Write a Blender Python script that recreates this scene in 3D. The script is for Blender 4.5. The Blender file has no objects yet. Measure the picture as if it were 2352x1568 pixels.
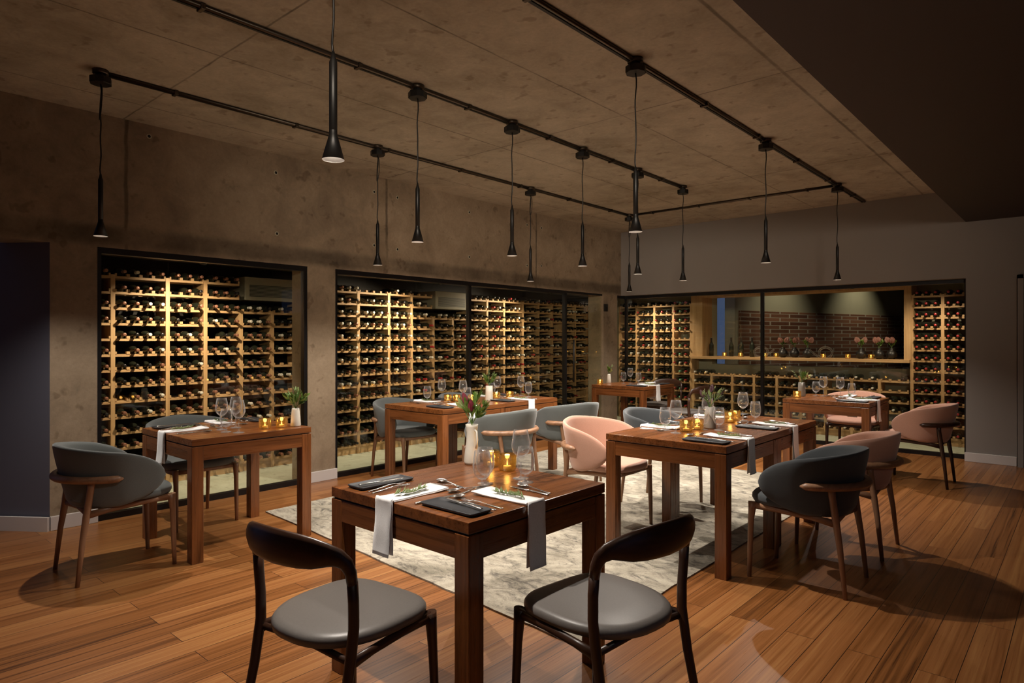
import bpy, bmesh, math, random
from mathutils import Vector, Matrix
random.seed(7)
PI = math.pi
S = bpy.context.scene
C = S.collection

# ---------------------------------------------------------------- camera, world, exposure
cam = bpy.data.objects.new('camera', bpy.data.cameras.new('camera'))
C.objects.link(cam)
cam.location = (0, 0, 1.35)
cam.rotation_euler = (PI / 2, 0, math.radians(41.6))
cam.data.sensor_width = 36
cam.data.lens = 22.87
cam.data.shift_y = -4 / 2352
cam.data.clip_start = 0.05
S.camera = cam
S.view_settings.view_transform = 'Standard'
S.view_settings.look = 'None'
S.view_settings.exposure = 0.0
S.view_settings.gamma = 1.0
S.cycles.max_bounces = 8
S.cycles.diffuse_bounces = 4
S.cycles.adaptive_threshold = 0.02
S.cycles.transparent_max_bounces = 26
S.cycles.sample_clamp_indirect = 4.0

W = bpy.data.worlds.new('dusk')
S.world = W
W.use_nodes = True
bg = W.node_tree.nodes['Background']
bg.inputs[0].default_value = (0.19, 0.27, 0.54, 1)      # blue dusk outside the windows
bg.inputs[1].default_value = 0.24

def lamp(name, kind, loc, power, col, target=None, **kw):
    l = bpy.data.lights.new(name, kind)
    l.energy = power
    l.color = col
    for k, v in kw.items():
        setattr(l, k, v)
    o = bpy.data.objects.new(name, l)
    C.objects.link(o)
    o.location = loc
    if target is not None:
        d = Vector(target) - Vector(loc)
        o.rotation_euler = d.to_track_quat('-Z', 'Y').to_euler()
    return o

WARM = (1.0, 0.905, 0.80)
PEND_W = 118.0
PENDANTS = [(-4.61, 1.33, 'A'), (-4.61, 3.44, 'A'), (-4.61, 5.50, 'A'), (-4.61, 7.56, 'A'),
            (-3.32, 2.80, 'B'), (-3.32, 3.74, 'B'), (-3.32, 4.67, 'B'), (-3.32, 5.60, 'B'), (-3.32, 6.55, 'B'),
            (-2.03, 1.32, 'C'), (-2.03, 3.40, 'C'), (-2.03, 5.49, 'C'), (-2.03, 7.56, 'C')]
for (x, y, r) in PENDANTS:
    lamp('pendant_light', 'SPOT', (x, y, 2.006), PEND_W * {1.33: 0.7, 1.32: 1.1}.get(y, 0.85 if r == 'A' else 1.05), WARM, spot_size=math.radians(128), spot_blend=0.9, shadow_soft_size=0.012)
CELLAR = [((-5.82, 2.47, 2.02), (-6.5, 2.55, 1.05)), ((-5.82, 5.24, 2.02), (-6.5, 4.85, 1.15)),
          ((-5.82, 7.35, 2.02), (-6.5, 6.9, 1.2)), ((-5.5, 9.3, 2.02), (-5.45, 9.85, 1.1)),
          ((-3.80, 9.25, 2.02), (-3.7, 9.85, 0.5)), ((-2.3, 9.25, 2.02), (-2.4, 9.85, 0.5)), ((-1.35, 9.2, 2.02), (-1.5, 9.85, 0.7))]
CELLAR_W = [165, 165, 125, 92, 66, 45, 55]
for (p, t), w_ in zip(CELLAR, CELLAR_W):
    lamp('cellar_spot_light', 'SPOT', p, w_, (1.0, 0.80, 0.60), t, spot_size=math.radians(112), spot_blend=1.0, shadow_soft_size=0.02)
# added soft fill spots out of view, not known fixtures
for (x, y, w_) in ((-3.4, -1.6, 28), (0.4, 0.9, 14), (1.6, 3.6, 10)):
    lamp('added_fill_light', 'SPOT', (x, y, 2.6), w_, WARM, spot_size=math.radians(120), spot_blend=1.0, shadow_soft_size=0.05)

# invented spots out of view, put in to brighten the upper walls
for (p, t_, w_) in (((0.6, -0.8, 2.6), (-5.5, 6.0, 2.65), 1350), ((1.2, 0.2, 2.6), (-3.8, 8.8, 2.55), 600)):
    lamp('added_wall_fill', 'SPOT', p, w_, (1.0, 0.85, 0.68), t_, spot_size=math.radians(48), spot_blend=1.0, shadow_soft_size=0.35)

# ---------------------------------------------------------------- helpers
def lin(h):
    h = h.lstrip('#')
    out = []
    for i in (0, 2, 4):
        c = int(h[i:i + 2], 16) / 255
        out.append(c / 12.92 if c <= 0.04045 else ((c + 0.055) / 1.055) ** 2.4)
    return (*out, 1)

class NT:
    def __init__(s, name):
        s.m = bpy.data.materials.new(name)
        s.m.use_nodes = True
        s.t = s.m.node_tree
        s.t.nodes.clear()
        s.out = s.n('ShaderNodeOutputMaterial')
    def n(s, kind, **kw):
        nd = s.t.nodes.new(kind)
        for k, v in kw.items():
            setattr(nd, k, v)
        return nd
    def l(s, a, b):
        s.t.links.new(a, b)
    def val(s, sock, v):
        if hasattr(v, 'node'):
            s.l(v, sock)
        else:
            sock.default_value = v
    def math(s, op, a, b=0.0, c=None):
        nd = s.n('ShaderNodeMath', operation=op)
        s.val(nd.inputs[0], a)
        s.val(nd.inputs[1], b)
        if c is not None:
            s.val(nd.inputs[2], c)
        return nd.outputs[0]
    def ramp(s, fac, stops):
        nd = s.n('ShaderNodeValToRGB')
        el = nd.color_ramp.elements
        while len(el) < len(stops):
            el.new(0.5)
        for e, (p, c) in zip(el, stops):
            e.position = p
            e.color = c if len(c) == 4 else (*c, 1)
        s.l(fac, nd.inputs[0])
        return nd.outputs[0]
    def mix(s, fac, a, b, mode='MIX'):
        nd = s.n('ShaderNodeMix', data_type='RGBA', blend_type=mode)
        s.val(nd.inputs[0], fac)
        s.val(nd.inputs[6], a)
        s.val(nd.inputs[7], b)
        return nd.outputs[2]
    def coords(s, scale=(1, 1, 1), rnd=True, kind='Object'):
        tc = s.n('ShaderNodeTexCoord')
        v = tc.outputs[kind]
        if rnd:
            oi = s.n('ShaderNodeObjectInfo')
            vm = s.n('ShaderNodeVectorMath', operation='ADD')
            s.l(v, vm.inputs[0])
            mul = s.math('MULTIPLY', oi.outputs['Random'], 17.3)
            cx = s.n('ShaderNodeCombineXYZ')
            for i in range(3):
                s.l(mul, cx.inputs[i])
            s.l(cx.outputs[0], vm.inputs[1])
            v = vm.outputs[0]
        mp = s.n('ShaderNodeMapping')
        mp.inputs['Scale'].default_value = scale
        s.l(v, mp.inputs[0])
        return mp.outputs[0]
    def noise(s, vec, scale=5, detail=4, rough=0.55, dist=0.0):
        nd = s.n('ShaderNodeTexNoise')
        nd.inputs['Scale'].default_value = scale
        nd.inputs['Detail'].default_value = detail
        nd.inputs['Roughness'].default_value = rough
        nd.inputs['Distortion'].default_value = dist
        s.l(vec, nd.inputs['Vector'])
        return nd.outputs[0]
    def bump(s, h, strength=0.2, dist=0.01):
        b = s.n('ShaderNodeBump')
        b.inputs['Strength'].default_value = strength
        b.inputs['Distance'].default_value = dist
        s.l(h, b.inputs['Height'])
        return b.outputs[0]
    def bsdf(s, col, rough=0.5, metal=0.0, spec=0.5, normal=None, coat=0.0, **kw):
        p = s.n('ShaderNodeBsdfPrincipled')
        s.val(p.inputs['Base Color'], col)
        s.val(p.inputs['Roughness'], rough)
        p.inputs['Metallic'].default_value = metal
        p.inputs['Specular IOR Level'].default_value = spec
        p.inputs['Coat Weight'].default_value = coat
        if normal is not None:
            s.l(normal, p.inputs['Normal'])
        for k, v in kw.items():
            s.val(p.inputs[k.replace('_', ' ')], v)
        s.l(p.outputs[0], s.out.inputs[0])
        return p

M = {}
def plain(name, col, rough=0.5, metal=0.0, spec=0.5, **kw):
    t = NT(name)
    v = t.coords((1, 1, 1))
    n = t.noise(v, 40, 2)
    c = lin(col) if isinstance(col, str) else col
    dark = tuple(x * 0.88 for x in c[:3]) + (1,)
    t.bsdf(t.mix(n, dark, c), rough, metal, spec, **kw)
    M[name] = t.m

def wood(name, c1, c2, axis, rough=0.35, k=1.0, spec=0.5):
    t = NT(name)
    sc = [22 * k] * 3
    sc[axis] = 1.3 * k
    v = t.coords(tuple(sc))
    n1 = t.noise(v, 1.0, 5, 0.6, 0.6)
    sc2 = [90 * k] * 3
    sc2[axis] = 3 * k
    n2 = t.noise(t.coords(tuple(sc2)), 1.0, 3, 0.6)
    f = t.math('ADD', t.math('MULTIPLY', n1, 0.7), t.math('MULTIPLY', n2, 0.3))
    col = t.ramp(f, [(0.32, lin(c1)), (0.66, lin(c2))])
    r = t.math('ADD', t.math('MULTIPLY', n2, 0.15), rough - 0.07)
    t.bsdf(col, r, 0, spec, t.bump(f, 0.08, 0.002))
    M[name] = t.m

for ax, s_ in enumerate('xyz'):
    wood('table_wood_' + s_, '#4a2810', '#875029', ax, 0.28)
    wood('pine_' + s_, '#a07a50', '#c6a274', ax, 0.55)
    wood('walnut_' + s_, '#6c4c34', '#a1785a', ax, 0.42)
    wood('dark_wood_' + s_, '#24140d', '#442a1b', ax, 0.36)
wood('door_wood', '#5f3c22', '#8a5a34', 2, 0.5, 0.6)

def thin_glass(name, tint=(1, 1, 1, 1), f0=0.04, rough=0.0, edge=1.0, rim_glow=0.0):
    t = NT(name)
    g = t.n('ShaderNodeNewGeometry')
    dot = t.n('ShaderNodeVectorMath', operation='DOT_PRODUCT')
    t.l(g.outputs['Normal'], dot.inputs[0])
    t.l(g.outputs['Incoming'], dot.inputs[1])
    c = t.math('ABSOLUTE', dot.outputs['Value'])
    inv = t.math('SUBTRACT', 1.0, c)
    p5 = t.math('POWER', inv, 5.0 / edge)
    f = t.math('ADD', f0, t.math('MULTIPLY', p5, 1 - f0))
    tr = t.n('ShaderNodeBsdfTransparent')
    tr.inputs[0].default_value = tint
    gl = t.n('ShaderNodeBsdfGlossy')
    gl.inputs['Roughness'].default_value = rough
    surf = gl.outputs[0]
    if rim_glow:  # white diffuse mix imitates the light that glass rims collect
        df = t.n('ShaderNodeBsdfTranslucent'); d2 = t.n('ShaderNodeBsdfDiffuse')
        ad = t.n('ShaderNodeMixShader'); t.l(df.outputs[0], ad.inputs[1]); t.l(d2.outputs[0], ad.inputs[2])
        hz = t.n('ShaderNodeMixShader'); hz.inputs[0].default_value = rim_glow
        t.l(gl.outputs[0], hz.inputs[1]); t.l(ad.outputs[0], hz.inputs[2]); surf = hz.outputs[0]
    mx = t.n('ShaderNodeMixShader')
    t.l(f, mx.inputs[0])
    t.l(tr.outputs[0], mx.inputs[1])
    t.l(surf, mx.inputs[2])
    t.l(mx.outputs[0], t.out.inputs[0])
    M[name] = t.m
thin_glass('pane_glass', (0.96, 0.98, 0.94, 1), 0.03)
thin_glass('stem_glass', (0.99, 0.99, 0.99, 1), 0.045, 0.05, 1.9, 0.45)
thin_glass('stem_foot', (0.96, 0.965, 0.97, 1), 0.14, 0.06, 2.4, 0.4)
thin_glass('decanter_glass', (0.98, 0.985, 0.98, 1), 0.05, 0.03, 1.9, 0.5)

t = NT('amber_glass')                                        # candle jars
v = t.coords((1, 1, 0.3))
n = t.noise(v, 30, 3)
tint = t.ramp(n, [(0.3, (0.68, 0.56, 0.30, 1)), (0.7, (0.90, 0.85, 0.64, 1))])
tr = t.n('ShaderNodeBsdfTransparent'); t.l(tint, tr.inputs[0])
tl = t.n('ShaderNodeBsdfTranslucent'); tl.inputs[0].default_value = (0.75, 0.48, 0.16, 1)
gl = t.n('ShaderNodeBsdfGlossy'); gl.inputs['Roughness'].default_value = 0.06
m1 = t.n('ShaderNodeMixShader'); m1.inputs[0].default_value = 0.05
t.l(tr.outputs[0], m1.inputs[1]); t.l(tl.outputs[0], m1.inputs[2])
m2 = t.n('ShaderNodeMixShader'); m2.inputs[0].default_value = 0.18
t.l(m1.outputs[0], m2.inputs[1]); t.l(gl.outputs[0], m2.inputs[2])
t.l(m2.outputs[0], t.out.inputs[0])
M['amber_glass'] = t.m

def emit(name, col, strength):
    t = NT(name)
    e = t.n('ShaderNodeEmission')
    e.inputs[0].default_value = (*col, 1)
    e.inputs[1].default_value = strength
    t.l(e.outputs[0], t.out.inputs[0])
    M[name] = t.m
emit('flame', (1.0, 0.66, 0.28), 10)
emit('bulb', (1.0, 0.9, 0.78), 9)

def concrete(name, c1, c2, c3, joints=None, rough=0.75, rough_joint=False):
    t = NT(name)
    v = t.coords((1, 1, 1), False)
    big = t.noise(v, 0.7, 5, 0.6, 0.4)
    mid = t.noise(v, 4.0, 6, 0.65, 0.8)
    fine = t.noise(v, 45, 4, 0.6)
    f = t.math('ADD', t.math('MULTIPLY', big, 0.55), t.math('MULTIPLY', mid, 0.45))
    col = t.ramp(f, [(0.34, lin(c1)), (0.5, lin(c2)), (0.68, lin(c3))])
    spots = t.ramp(t.noise(v, 9, 2), [(0.30, (0.55, 0.5, 0.46, 1)), (0.37, (1, 1, 1, 1))])
    col = t.mix(0.6, col, spots, 'MULTIPLY')
    col = t.mix(0.25, col, t.ramp(fine, [(0.3, (0.6, 0.6, 0.6, 1)), (0.7, (1.2, 1.2, 1.2, 1))]), 'MULTIPLY')
    if joints:
        sep = t.n('ShaderNodeSeparateXYZ')
        t.l(v, sep.inputs[0])
        wob = t.math('MULTIPLY', t.math('SUBTRACT', t.noise(v, 6, 5), 0.5), 0.035 if rough_joint else 0.012)
        m = None
        for ax, off, per, w in joints:
            x = t.math('ADD', sep.outputs[ax], wob)
            x = t.math('SUBTRACT', x, off)
            if per:
                x = t.math('PINGPONG', x, per / 2)       # distance to the nearest joint
            else:
                x = t.math('ABSOLUTE', x)
            line = t.n('ShaderNodeMapRange')
            line.interpolation_type = 'SMOOTHSTEP'
            line.inputs['From Min'].default_value = w * 0.3
            line.inputs['From Max'].default_value = w
            line.inputs['To Min'].default_value = 0.42
            line.inputs['To Max'].default_value = 1
            t.l(x, line.inputs['Value'])
            m = line.outputs[0] if m is None else t.math('MINIMUM', m, line.outputs[0])
        nz = t.ramp(t.noise(v, 2.2, 4), [(0.35, (0.45, 0.45, 0.45, 1)), (0.6, (1, 1, 1, 1))])
        fade = t.mix(nz, (1, 1, 1, 1), m)
        col = t.mix(1.0, col, fade, 'MULTIPLY')
    t.bsdf(col, rough, 0, 0.25, t.bump(t.math('ADD', mid, fine), 0.25, 0.006))
    M[name] = t.m
concrete('concrete_wall', '#786856', '#92806a', '#a6937c', [(1, 1.76, 2.46, 0.02), (2, 2.13, 0, 0.11)], rough_joint=True)
concrete('concrete_ceiling', '#8f8472', '#ada290', '#c2b7a3', [(0, -3.85, 0, 0.009), (0, -2.62, 0, 0.009), (0, -5.08, 0, 0.009), (1, 1.74, 2.45, 0.009), (0, -1.44, 0, 0.016)])
concrete('cellar_floor_concrete', '#8b8b78', '#a3a38f', '#b6b5a2')

def paint(name, col, rough=0.6):
    t = NT(name)
    v = t.coords((1, 1, 1), False)
    n = t.noise(v, 1.2, 4)
    c = lin(col)
    t.bsdf(t.mix(n, tuple(x * 0.92 for x in c[:3]) + (1,), c), rough, 0, 0.3, t.bump(t.noise(v, 160, 2), 0.05, 0.002))
    M[name] = t.m
paint('grey_paint', '#8f8882')
paint('blue_grey_paint', '#63636f')
paint('soffit_paint', '#3b2f2a')
paint('white_trim', '#d3ccc8', 0.4)
paint('cellar_plaster', '#b0aa92')
paint('dark_back', '#1d1712')  # on the left cellar wall this dark tone stands in for shade

t = NT('floor_boards')
tc = t.n('ShaderNodeTexCoord')
sp = t.n('ShaderNodeSeparateXYZ'); t.l(tc.outputs['Object'], sp.inputs[0])
cb = t.n('ShaderNodeCombineXYZ'); t.l(sp.outputs[1], cb.inputs[0]); t.l(sp.outputs[0], cb.inputs[1])
br = t.n('ShaderNodeTexBrick', offset=0.37, offset_frequency=2, squash=1.0)
br.inputs['Color1'].default_value = (0.0, 0.0, 0.0, 1)
br.inputs['Color2'].default_value = (1, 1, 1, 1)
br.inputs['Mortar'].default_value = (0.5, 0.5, 0.5, 1)
br.inputs['Scale'].default_value = 1.0
br.inputs['Mortar Size'].default_value = 0.0016
br.inputs['Mortar Smooth'].default_value = 0.2
br.inputs['Brick Width'].default_value = 1.9
br.inputs['Row Height'].default_value = 0.132
t.l(cb.outputs[0], br.inputs['Vector'])
bw = t.math('MULTIPLY', br.outputs['Color'], 9.0)
mp = t.n('ShaderNodeVectorMath', operation='ADD')
cc = t.n('ShaderNodeCombineXYZ'); t.l(bw, cc.inputs[0]); t.l(bw, cc.inputs[1])
t.l(tc.outputs['Object'], mp.inputs[0]); t.l(cc.outputs[0], mp.inputs[1])
def stretch(sc):
    m_ = t.n('ShaderNodeMapping'); m_.inputs['Scale'].default_value = sc
    t.l(mp.outputs[0], m_.inputs[0]); return m_.outputs[0]
g1 = t.noise(stretch((34, 0.55, 1)), 1.0, 6, 0.65, 0.9)
g2 = t.noise(stretch((150, 1.6, 1)), 1.0, 4, 0.65)
f = t.math('ADD', t.math('MULTIPLY', g1, 0.62), t.math('MULTIPLY', g2, 0.30))
f = t.math('ADD', f, t.math('MULTIPLY', br.outputs['Color'], 0.17))
col = t.ramp(f, [(0.36, lin('#472812')), (0.47, lin('#7d4d25')), (0.58, lin('#915d33')), (0.75, lin('#ab7946'))])
col = t.mix(br.outputs['Fac'], col, lin('#24140c'))
rg = t.math('ADD', t.math('MULTIPLY', g2, 0.16), 0.22)
hh = t.math('SUBTRACT', t.math('MULTIPLY', g2, 0.15), br.outputs['Fac'])
t.bsdf(col, rg, 0, 0.5, t.bump(hh, 0.12, 0.004))
M['floor_boards'] = t.m

t = NT('rug_pile')                                           # worn pale wool rug
v = t.coords((1, 1, 1), False)
a = t.noise(v, 1.3, 6, 0.7, 1.2)
vs = t.n('ShaderNodeMapping'); vs.inputs['Scale'].default_value = (2.2, 4.0, 1); vs.inputs['Rotation'].default_value = (0, 0, 0.5)
t.l(v, vs.inputs[0])
b_ = t.noise(vs.outputs[0], 2.6, 7, 0.75, 1.6)
fi = t.noise(v, 140, 3, 0.7)
base = t.ramp(a, [(0.35, lin('#857e70')), (0.5, lin('#a79f8f')), (0.64, lin('#bdb5a4'))])
dk = t.ramp(b_, [(0.37, (0.28, 0.28, 0.31, 1)), (0.45, (0.68, 0.68, 0.69, 1)), (0.54, (1, 1, 1, 1))])
col = t.mix(0.85, base, dk, 'MULTIPLY')
col = t.mix(0.5, col, t.ramp(fi, [(0.3, (0.62, 0.62, 0.62, 1)), (0.7, (1.2, 1.2, 1.2, 1))]), 'MULTIPLY')
t.bsdf(col, 0.95, 0, 0.1, t.bump(t.math('ADD', fi, b_), 0.5, 0.006))
M['rug_pile'] = t.m

def fabric(name, col):
    t = NT(name)
    v = t.coords((1, 1, 1))
    n = t.noise(v, 320, 2, 0.6)
    c = lin(col)
    cc_ = t.mix(n, tuple(x * 0.72 for x in c[:3]) + (1,), tuple(min(1, x * 1.15) for x in c[:3]) + (1,))
    p = t.bsdf(cc_, 0.9, 0, 0.2, t.bump(n, 0.25, 0.001))
    p.inputs['Sheen Weight'].default_value = 0.25
    M[name] = t.m
fabric('grey_wool', '#616564')
fabric('charcoal_wool', '#43474a')
fabric('pink_wool', '#bd917d')
fabric('linen', '#f7f3f2')
t = NT('leather')
v = t.coords((1, 1, 1))
n = t.noise(v, 180, 3)
t.bsdf(t.mix(n, lin('#5f5a56'), lin('#6e6965')), 0.42, 0, 0.5, t.bump(n, 0.1, 0.001))
M['leather'] = t.m

plain('black_metal', '#151413', 0.45, 0.2)
plain('conduit_metal', '#5b5248', 0.35, 0.9)
plain('shade_inside', '#e8e4de', 0.5)
plain('black_frame', '#0d0d10', 0.4)
plain('steel', '#d8d6d3', 0.26, 1.0)
plain('slate', '#2a2c30', 0.5)
plain('wax', '#efe3c8', 0.5)
plain('white_ceramic', '#d8d2c4', 0.45)
plain('grey_ceramic', '#8d877e', 0.6)
plain('dark_ceramic', '#1c1917', 0.4)
plain('green_leaf', '#5f7d33', 0.5)
plain('sprig_green', '#6b7c44', 0.6)
plain('pale_leaf', '#9aa86a', 0.5)
plain('sage_leaf', '#75814f', 0.6)
plain('red_bloom', '#7a2636', 0.55)
plain('coral_bloom', '#c8715c', 0.55)
plain('dusky_bloom', '#4a2a30', 0.6)
plain('pink_bloom', '#95685c', 0.6)
plain('stem_green', '#4f6a2d', 0.6)
plain('cap_white', '#d6cfc2', 0.35)
plain('cap_red', '#a32a2c', 0.35)
plain('cap_copper', '#9a6a55', 0.3, 0.3)
plain('cap_green', '#7fb590', 0.35)
plain('cap_black', '#1d1a19', 0.3)
plain('unit_shaded_white', '#8d8672', 0.5)  # white housing with its shadow put into the colour
t = NT('bottle_glass')
t.bsdf((0.012, 0.014, 0.009, 1), 0.08, 0, 0.5)
M['bottle_glass'] = t.m
t = NT('brick')
tc = t.n('ShaderNodeTexCoord')
sp = t.n('ShaderNodeSeparateXYZ'); t.l(tc.outputs['Object'], sp.inputs[0])
cb = t.n('ShaderNodeCombineXYZ'); t.l(sp.outputs[0], cb.inputs[0]); t.l(sp.outputs[2], cb.inputs[1])
br = t.n('ShaderNodeTexBrick')
br.inputs['Color1'].default_value = lin('#5d3a2a'); br.inputs['Color2'].default_value = lin('#8a5f48')
br.inputs['Mortar'].default_value = lin('#a59a8c'); br.inputs['Scale'].default_value = 1
br.inputs['Mortar Size'].default_value = 0.006; br.inputs['Brick Width'].default_value = 0.16; br.inputs['Row Height'].default_value = 0.07
t.l(cb.outputs[0], br.inputs['Vector'])
t.bsdf(br.outputs['Color'], 0.85, 0, 0.2, t.bump(br.outputs['Fac'], -0.4, 0.01))
M['brick'] = t.m

class MB:
    """collects shapes and links them as one mesh object"""
    def __init__(s):
        s.v, s.f, s.sm, s.mi = [], [], [], []
        s.mats = []
        s.cur = 0
    def mat(s, name):
        if name not in s.mats:
            s.mats.append(name)
        s.cur = s.mats.index(name)
        return s
    def face(s, idx, smooth=False):
        s.f.append(tuple(idx)); s.sm.append(smooth); s.mi.append(s.cur)
    def box(s, x0, x1, y0, y1, z0, z1, T=None):
        b = len(s.v)
        for z in (z0, z1):
            for (x, y) in ((x0, y0), (x1, y0), (x1, y1), (x0, y1)):
                p = Vector((x, y, z))
                s.v.append(tuple(T @ p if T else p))
        for q in ((0, 3, 2, 1), (4, 5, 6, 7), (0, 1, 5, 4), (1, 2, 6, 5), (2, 3, 7, 6), (3, 0, 4, 7)):
            s.face([b + i for i in q])
        return s
    def rings(s, rings, caps=(True, True), closed=True, smooth=True, loop=False):
        b = len(s.v); n = len(rings[0])
        for r in rings:
            s.v.extend(tuple(p) for p in r)
        k = len(rings)
        for i in range(k if loop else k - 1):
            i2 = (i + 1) % k
            for j in range(n if closed else n - 1):
                j2 = (j + 1) % n
                s.face((b + i * n + j, b + i * n + j2, b + i2 * n + j2, b + i2 * n + j), smooth)
        if not loop and closed:
            if caps[0]: s.face([b + j for j in range(n)][::-1])
            if caps[1]: s.face([b + (k - 1) * n + j for j in range(n)])
        return s
    def sweep(s, pts, dims, nrm, seg=10, caps=(True, True), pw=1.0):
        """elliptical bar along pts; dims[i]=(along nrm, across); nrm fixed or list"""
        pts = [Vector(p) for p in pts]; rs = []
        for i, p in enumerate(pts):
            tg = (pts[min(i + 1, len(pts) - 1)] - pts[max(i - 1, 0)]).normalized()
            nv = Vector(nrm[i] if isinstance(nrm, list) else nrm)
            nv = (nv - tg * nv.dot(tg))
            nv = nv.normalized() if nv.length > 1e-6 else tg.orthogonal().normalized()
            bv = tg.cross(nv)
            d = dims[i] if isinstance(dims, list) else dims
            if not isinstance(d, tuple): d = (d, d)
            ring = []
            for j in range(seg):
                a = 2 * PI * j / seg
                ca, sa = math.cos(a), math.sin(a)
                if pw != 1.0:
                    ca = math.copysign(abs(ca) ** pw, ca); sa = math.copysign(abs(sa) ** pw, sa)
                ring.append(p + nv * d[0] * ca + bv * d[1] * sa)
            rs.append(ring)
        return s.rings(rs, caps)
    def tube(s, pts, r, seg=8):
        pts = [Vector(p) for p in pts]
        d = pts[-1] - pts[0]
        nv = Vector((0, 0, 1)) if abs(d.normalized().z if d.length else 0) < 0.9 else Vector((1, 0, 0))
        return s.sweep(pts, r, nv, seg)
    def lathe(s, prof, seg=20, at=(0, 0, 0), smooth=True, T=None, caps=True):
        rs = []
        for (r, z) in prof:
            ring = []
            for j in range(seg):
                a = 2 * PI * j / seg
                p = Vector((at[0] + r * math.cos(a), at[1] + r * math.sin(a), at[2] + z))
                ring.append(T @ p if T else p)
            rs.append(ring)
        return s.rings(rs, (caps and prof[0][0] > 1e-5, caps and prof[-1][0] > 1e-5), smooth=smooth)
    def build(s, name, mat=None, parent=None, loc=(0, 0, 0), rotz=0, bevel=0):
        me = bpy.data.meshes.new(name)
        me.from_pydata(s.v, [], s.f)
        for p, sm, mi in zip(me.polygons, s.sm, s.mi):
            p.use_smooth = sm; p.material_index = mi
        for n_ in (s.mats or [mat]):
            me.materials.append(M[n_])
        bm = bmesh.new(); bm.from_mesh(me)
        bmesh.ops.remove_doubles(bm, verts=bm.verts, dist=1e-6)
        bmesh.ops.recalc_face_normals(bm, faces=bm.faces)
        bm.to_mesh(me); bm.free()
        o = bpy.data.objects.new(name, me)
        C.objects.link(o)
        o.location = loc; o.rotation_euler = (0, 0, rotz)
        if parent is not None: o.parent = parent
        if bevel:
            md = o.modifiers.new('bevel', 'BEVEL'); md.width = bevel; md.segments = 2; md.limit_method = 'ANGLE'
        return o

def tag(o, label, cat, group=None, kind=None):
    o['label'] = label; o['category'] = cat
    if group: o['group'] = group
    if kind: o['kind'] = kind
    return o
def thing(name, label, cat, loc=(0, 0, 0), rotz=0, group=None):
    o = bpy.data.objects.new(name, None)
    o.empty_display_size = 0.1
    C.objects.link(o)
    o.location = loc; o.rotation_euler = (0, 0, rotz)
    return tag(o, label, cat, group)
def struct(o):
    o['kind'] = 'structure'
    return o
def dup(root, label, loc, rotz=0, group=None, swap=None):
    def cp(o, par):
        c = o.copy()
        C.objects.link(c)
        if par is not None: c.parent = par
        if swap and o.type == 'MESH' and o.data.materials and o.data.materials[0].name in swap:
            c.data = swapped(o.data, swap)
        for ch in [q for q in bpy.data.objects if q.parent == o]:
            cp(ch, c)
        return c
    r = cp(root, None)
    r.location = loc; r.rotation_euler = (0, 0, rotz); r['label'] = label
    if group: r['group'] = group
    return r
_sw = {}
def swapped(me, swap):
    key = (me.name, tuple(sorted(swap.items())))
    if key not in _sw:
        m2 = me.copy()
        for i, m in enumerate(m2.materials):
            if m.name in swap: m2.materials[i] = M[swap[m.name]]
        _sw[key] = m2
    return _sw[key]

# ---------------------------------------------------------------- setting
def sbox(name, mat, x0, x1, y0, y1, z0, z1, parent=None, bevel=0):
    o = MB().box(x0, x1, y0, y1, z0, z1).build(name, mat, parent, bevel=bevel)
    if parent is None: struct(o)
    return o
w = MB(); w.box(-5.57, 5.0, -4.0, 8.97, -0.1, 0.0); w.box(-8.2, -5.57, -4.0, 1.27, -0.1, 0.0)
struct(w.build('floor', 'floor_boards'))
sbox('ceiling', 'concrete_ceiling', -5.9, -1.03, -4.0, 8.97, 3.03, 3.2)
sbox('ceiling_soffit', 'soffit_paint', -1.03, 5.0, -4.0, 8.97, 2.66, 3.2)
sbox('wall_behind', 'grey_paint', -8.2, 5.0, -4.2, -4.0, 0, 3.2)
# concrete wall with two cellar openings
w = MB()
w.box(-5.78, -5.5, -4.0, 8.77, 2.04, 3.03)
w.box(-5.78, -5.5, 1.27, 1.565, 0, 2.04)
w.box(-5.78, -5.5, 3.30, 3.60, 0, 2.04)
w.box(-5.78, -5.5, 8.28, 8.66, 0, 2.04)
wl = struct(w.build('wall_left', 'concrete_wall'))
for (y, z) in ((2.98, 2.86), (2.99, 2.31), (4.06, 2.87), (4.36, 2.86), (4.06, 2.32), (4.36, 2.31), (5.43, 2.86), (5.43, 2.33), (1.92, 2.94),
               (6.49, 2.85), (6.79, 2.85), (6.49, 2.32), (6.79, 2.34)):
    h = MB().mat('dark_back').lathe([(0, 0.002), (0.012, 0.002), (0.012, -0.004)], 12)
    h.mat('cellar_plaster').lathe([(0.012, -0.004), (0.012, 0.003), (0.019, 0.002), (0.02, -0.004)], 12)
    h.v = [(-5.5 + p[2], y + p[0], z + p[1]) for p in h.v]
    h.build('tie_hole', None, wl)
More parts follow.
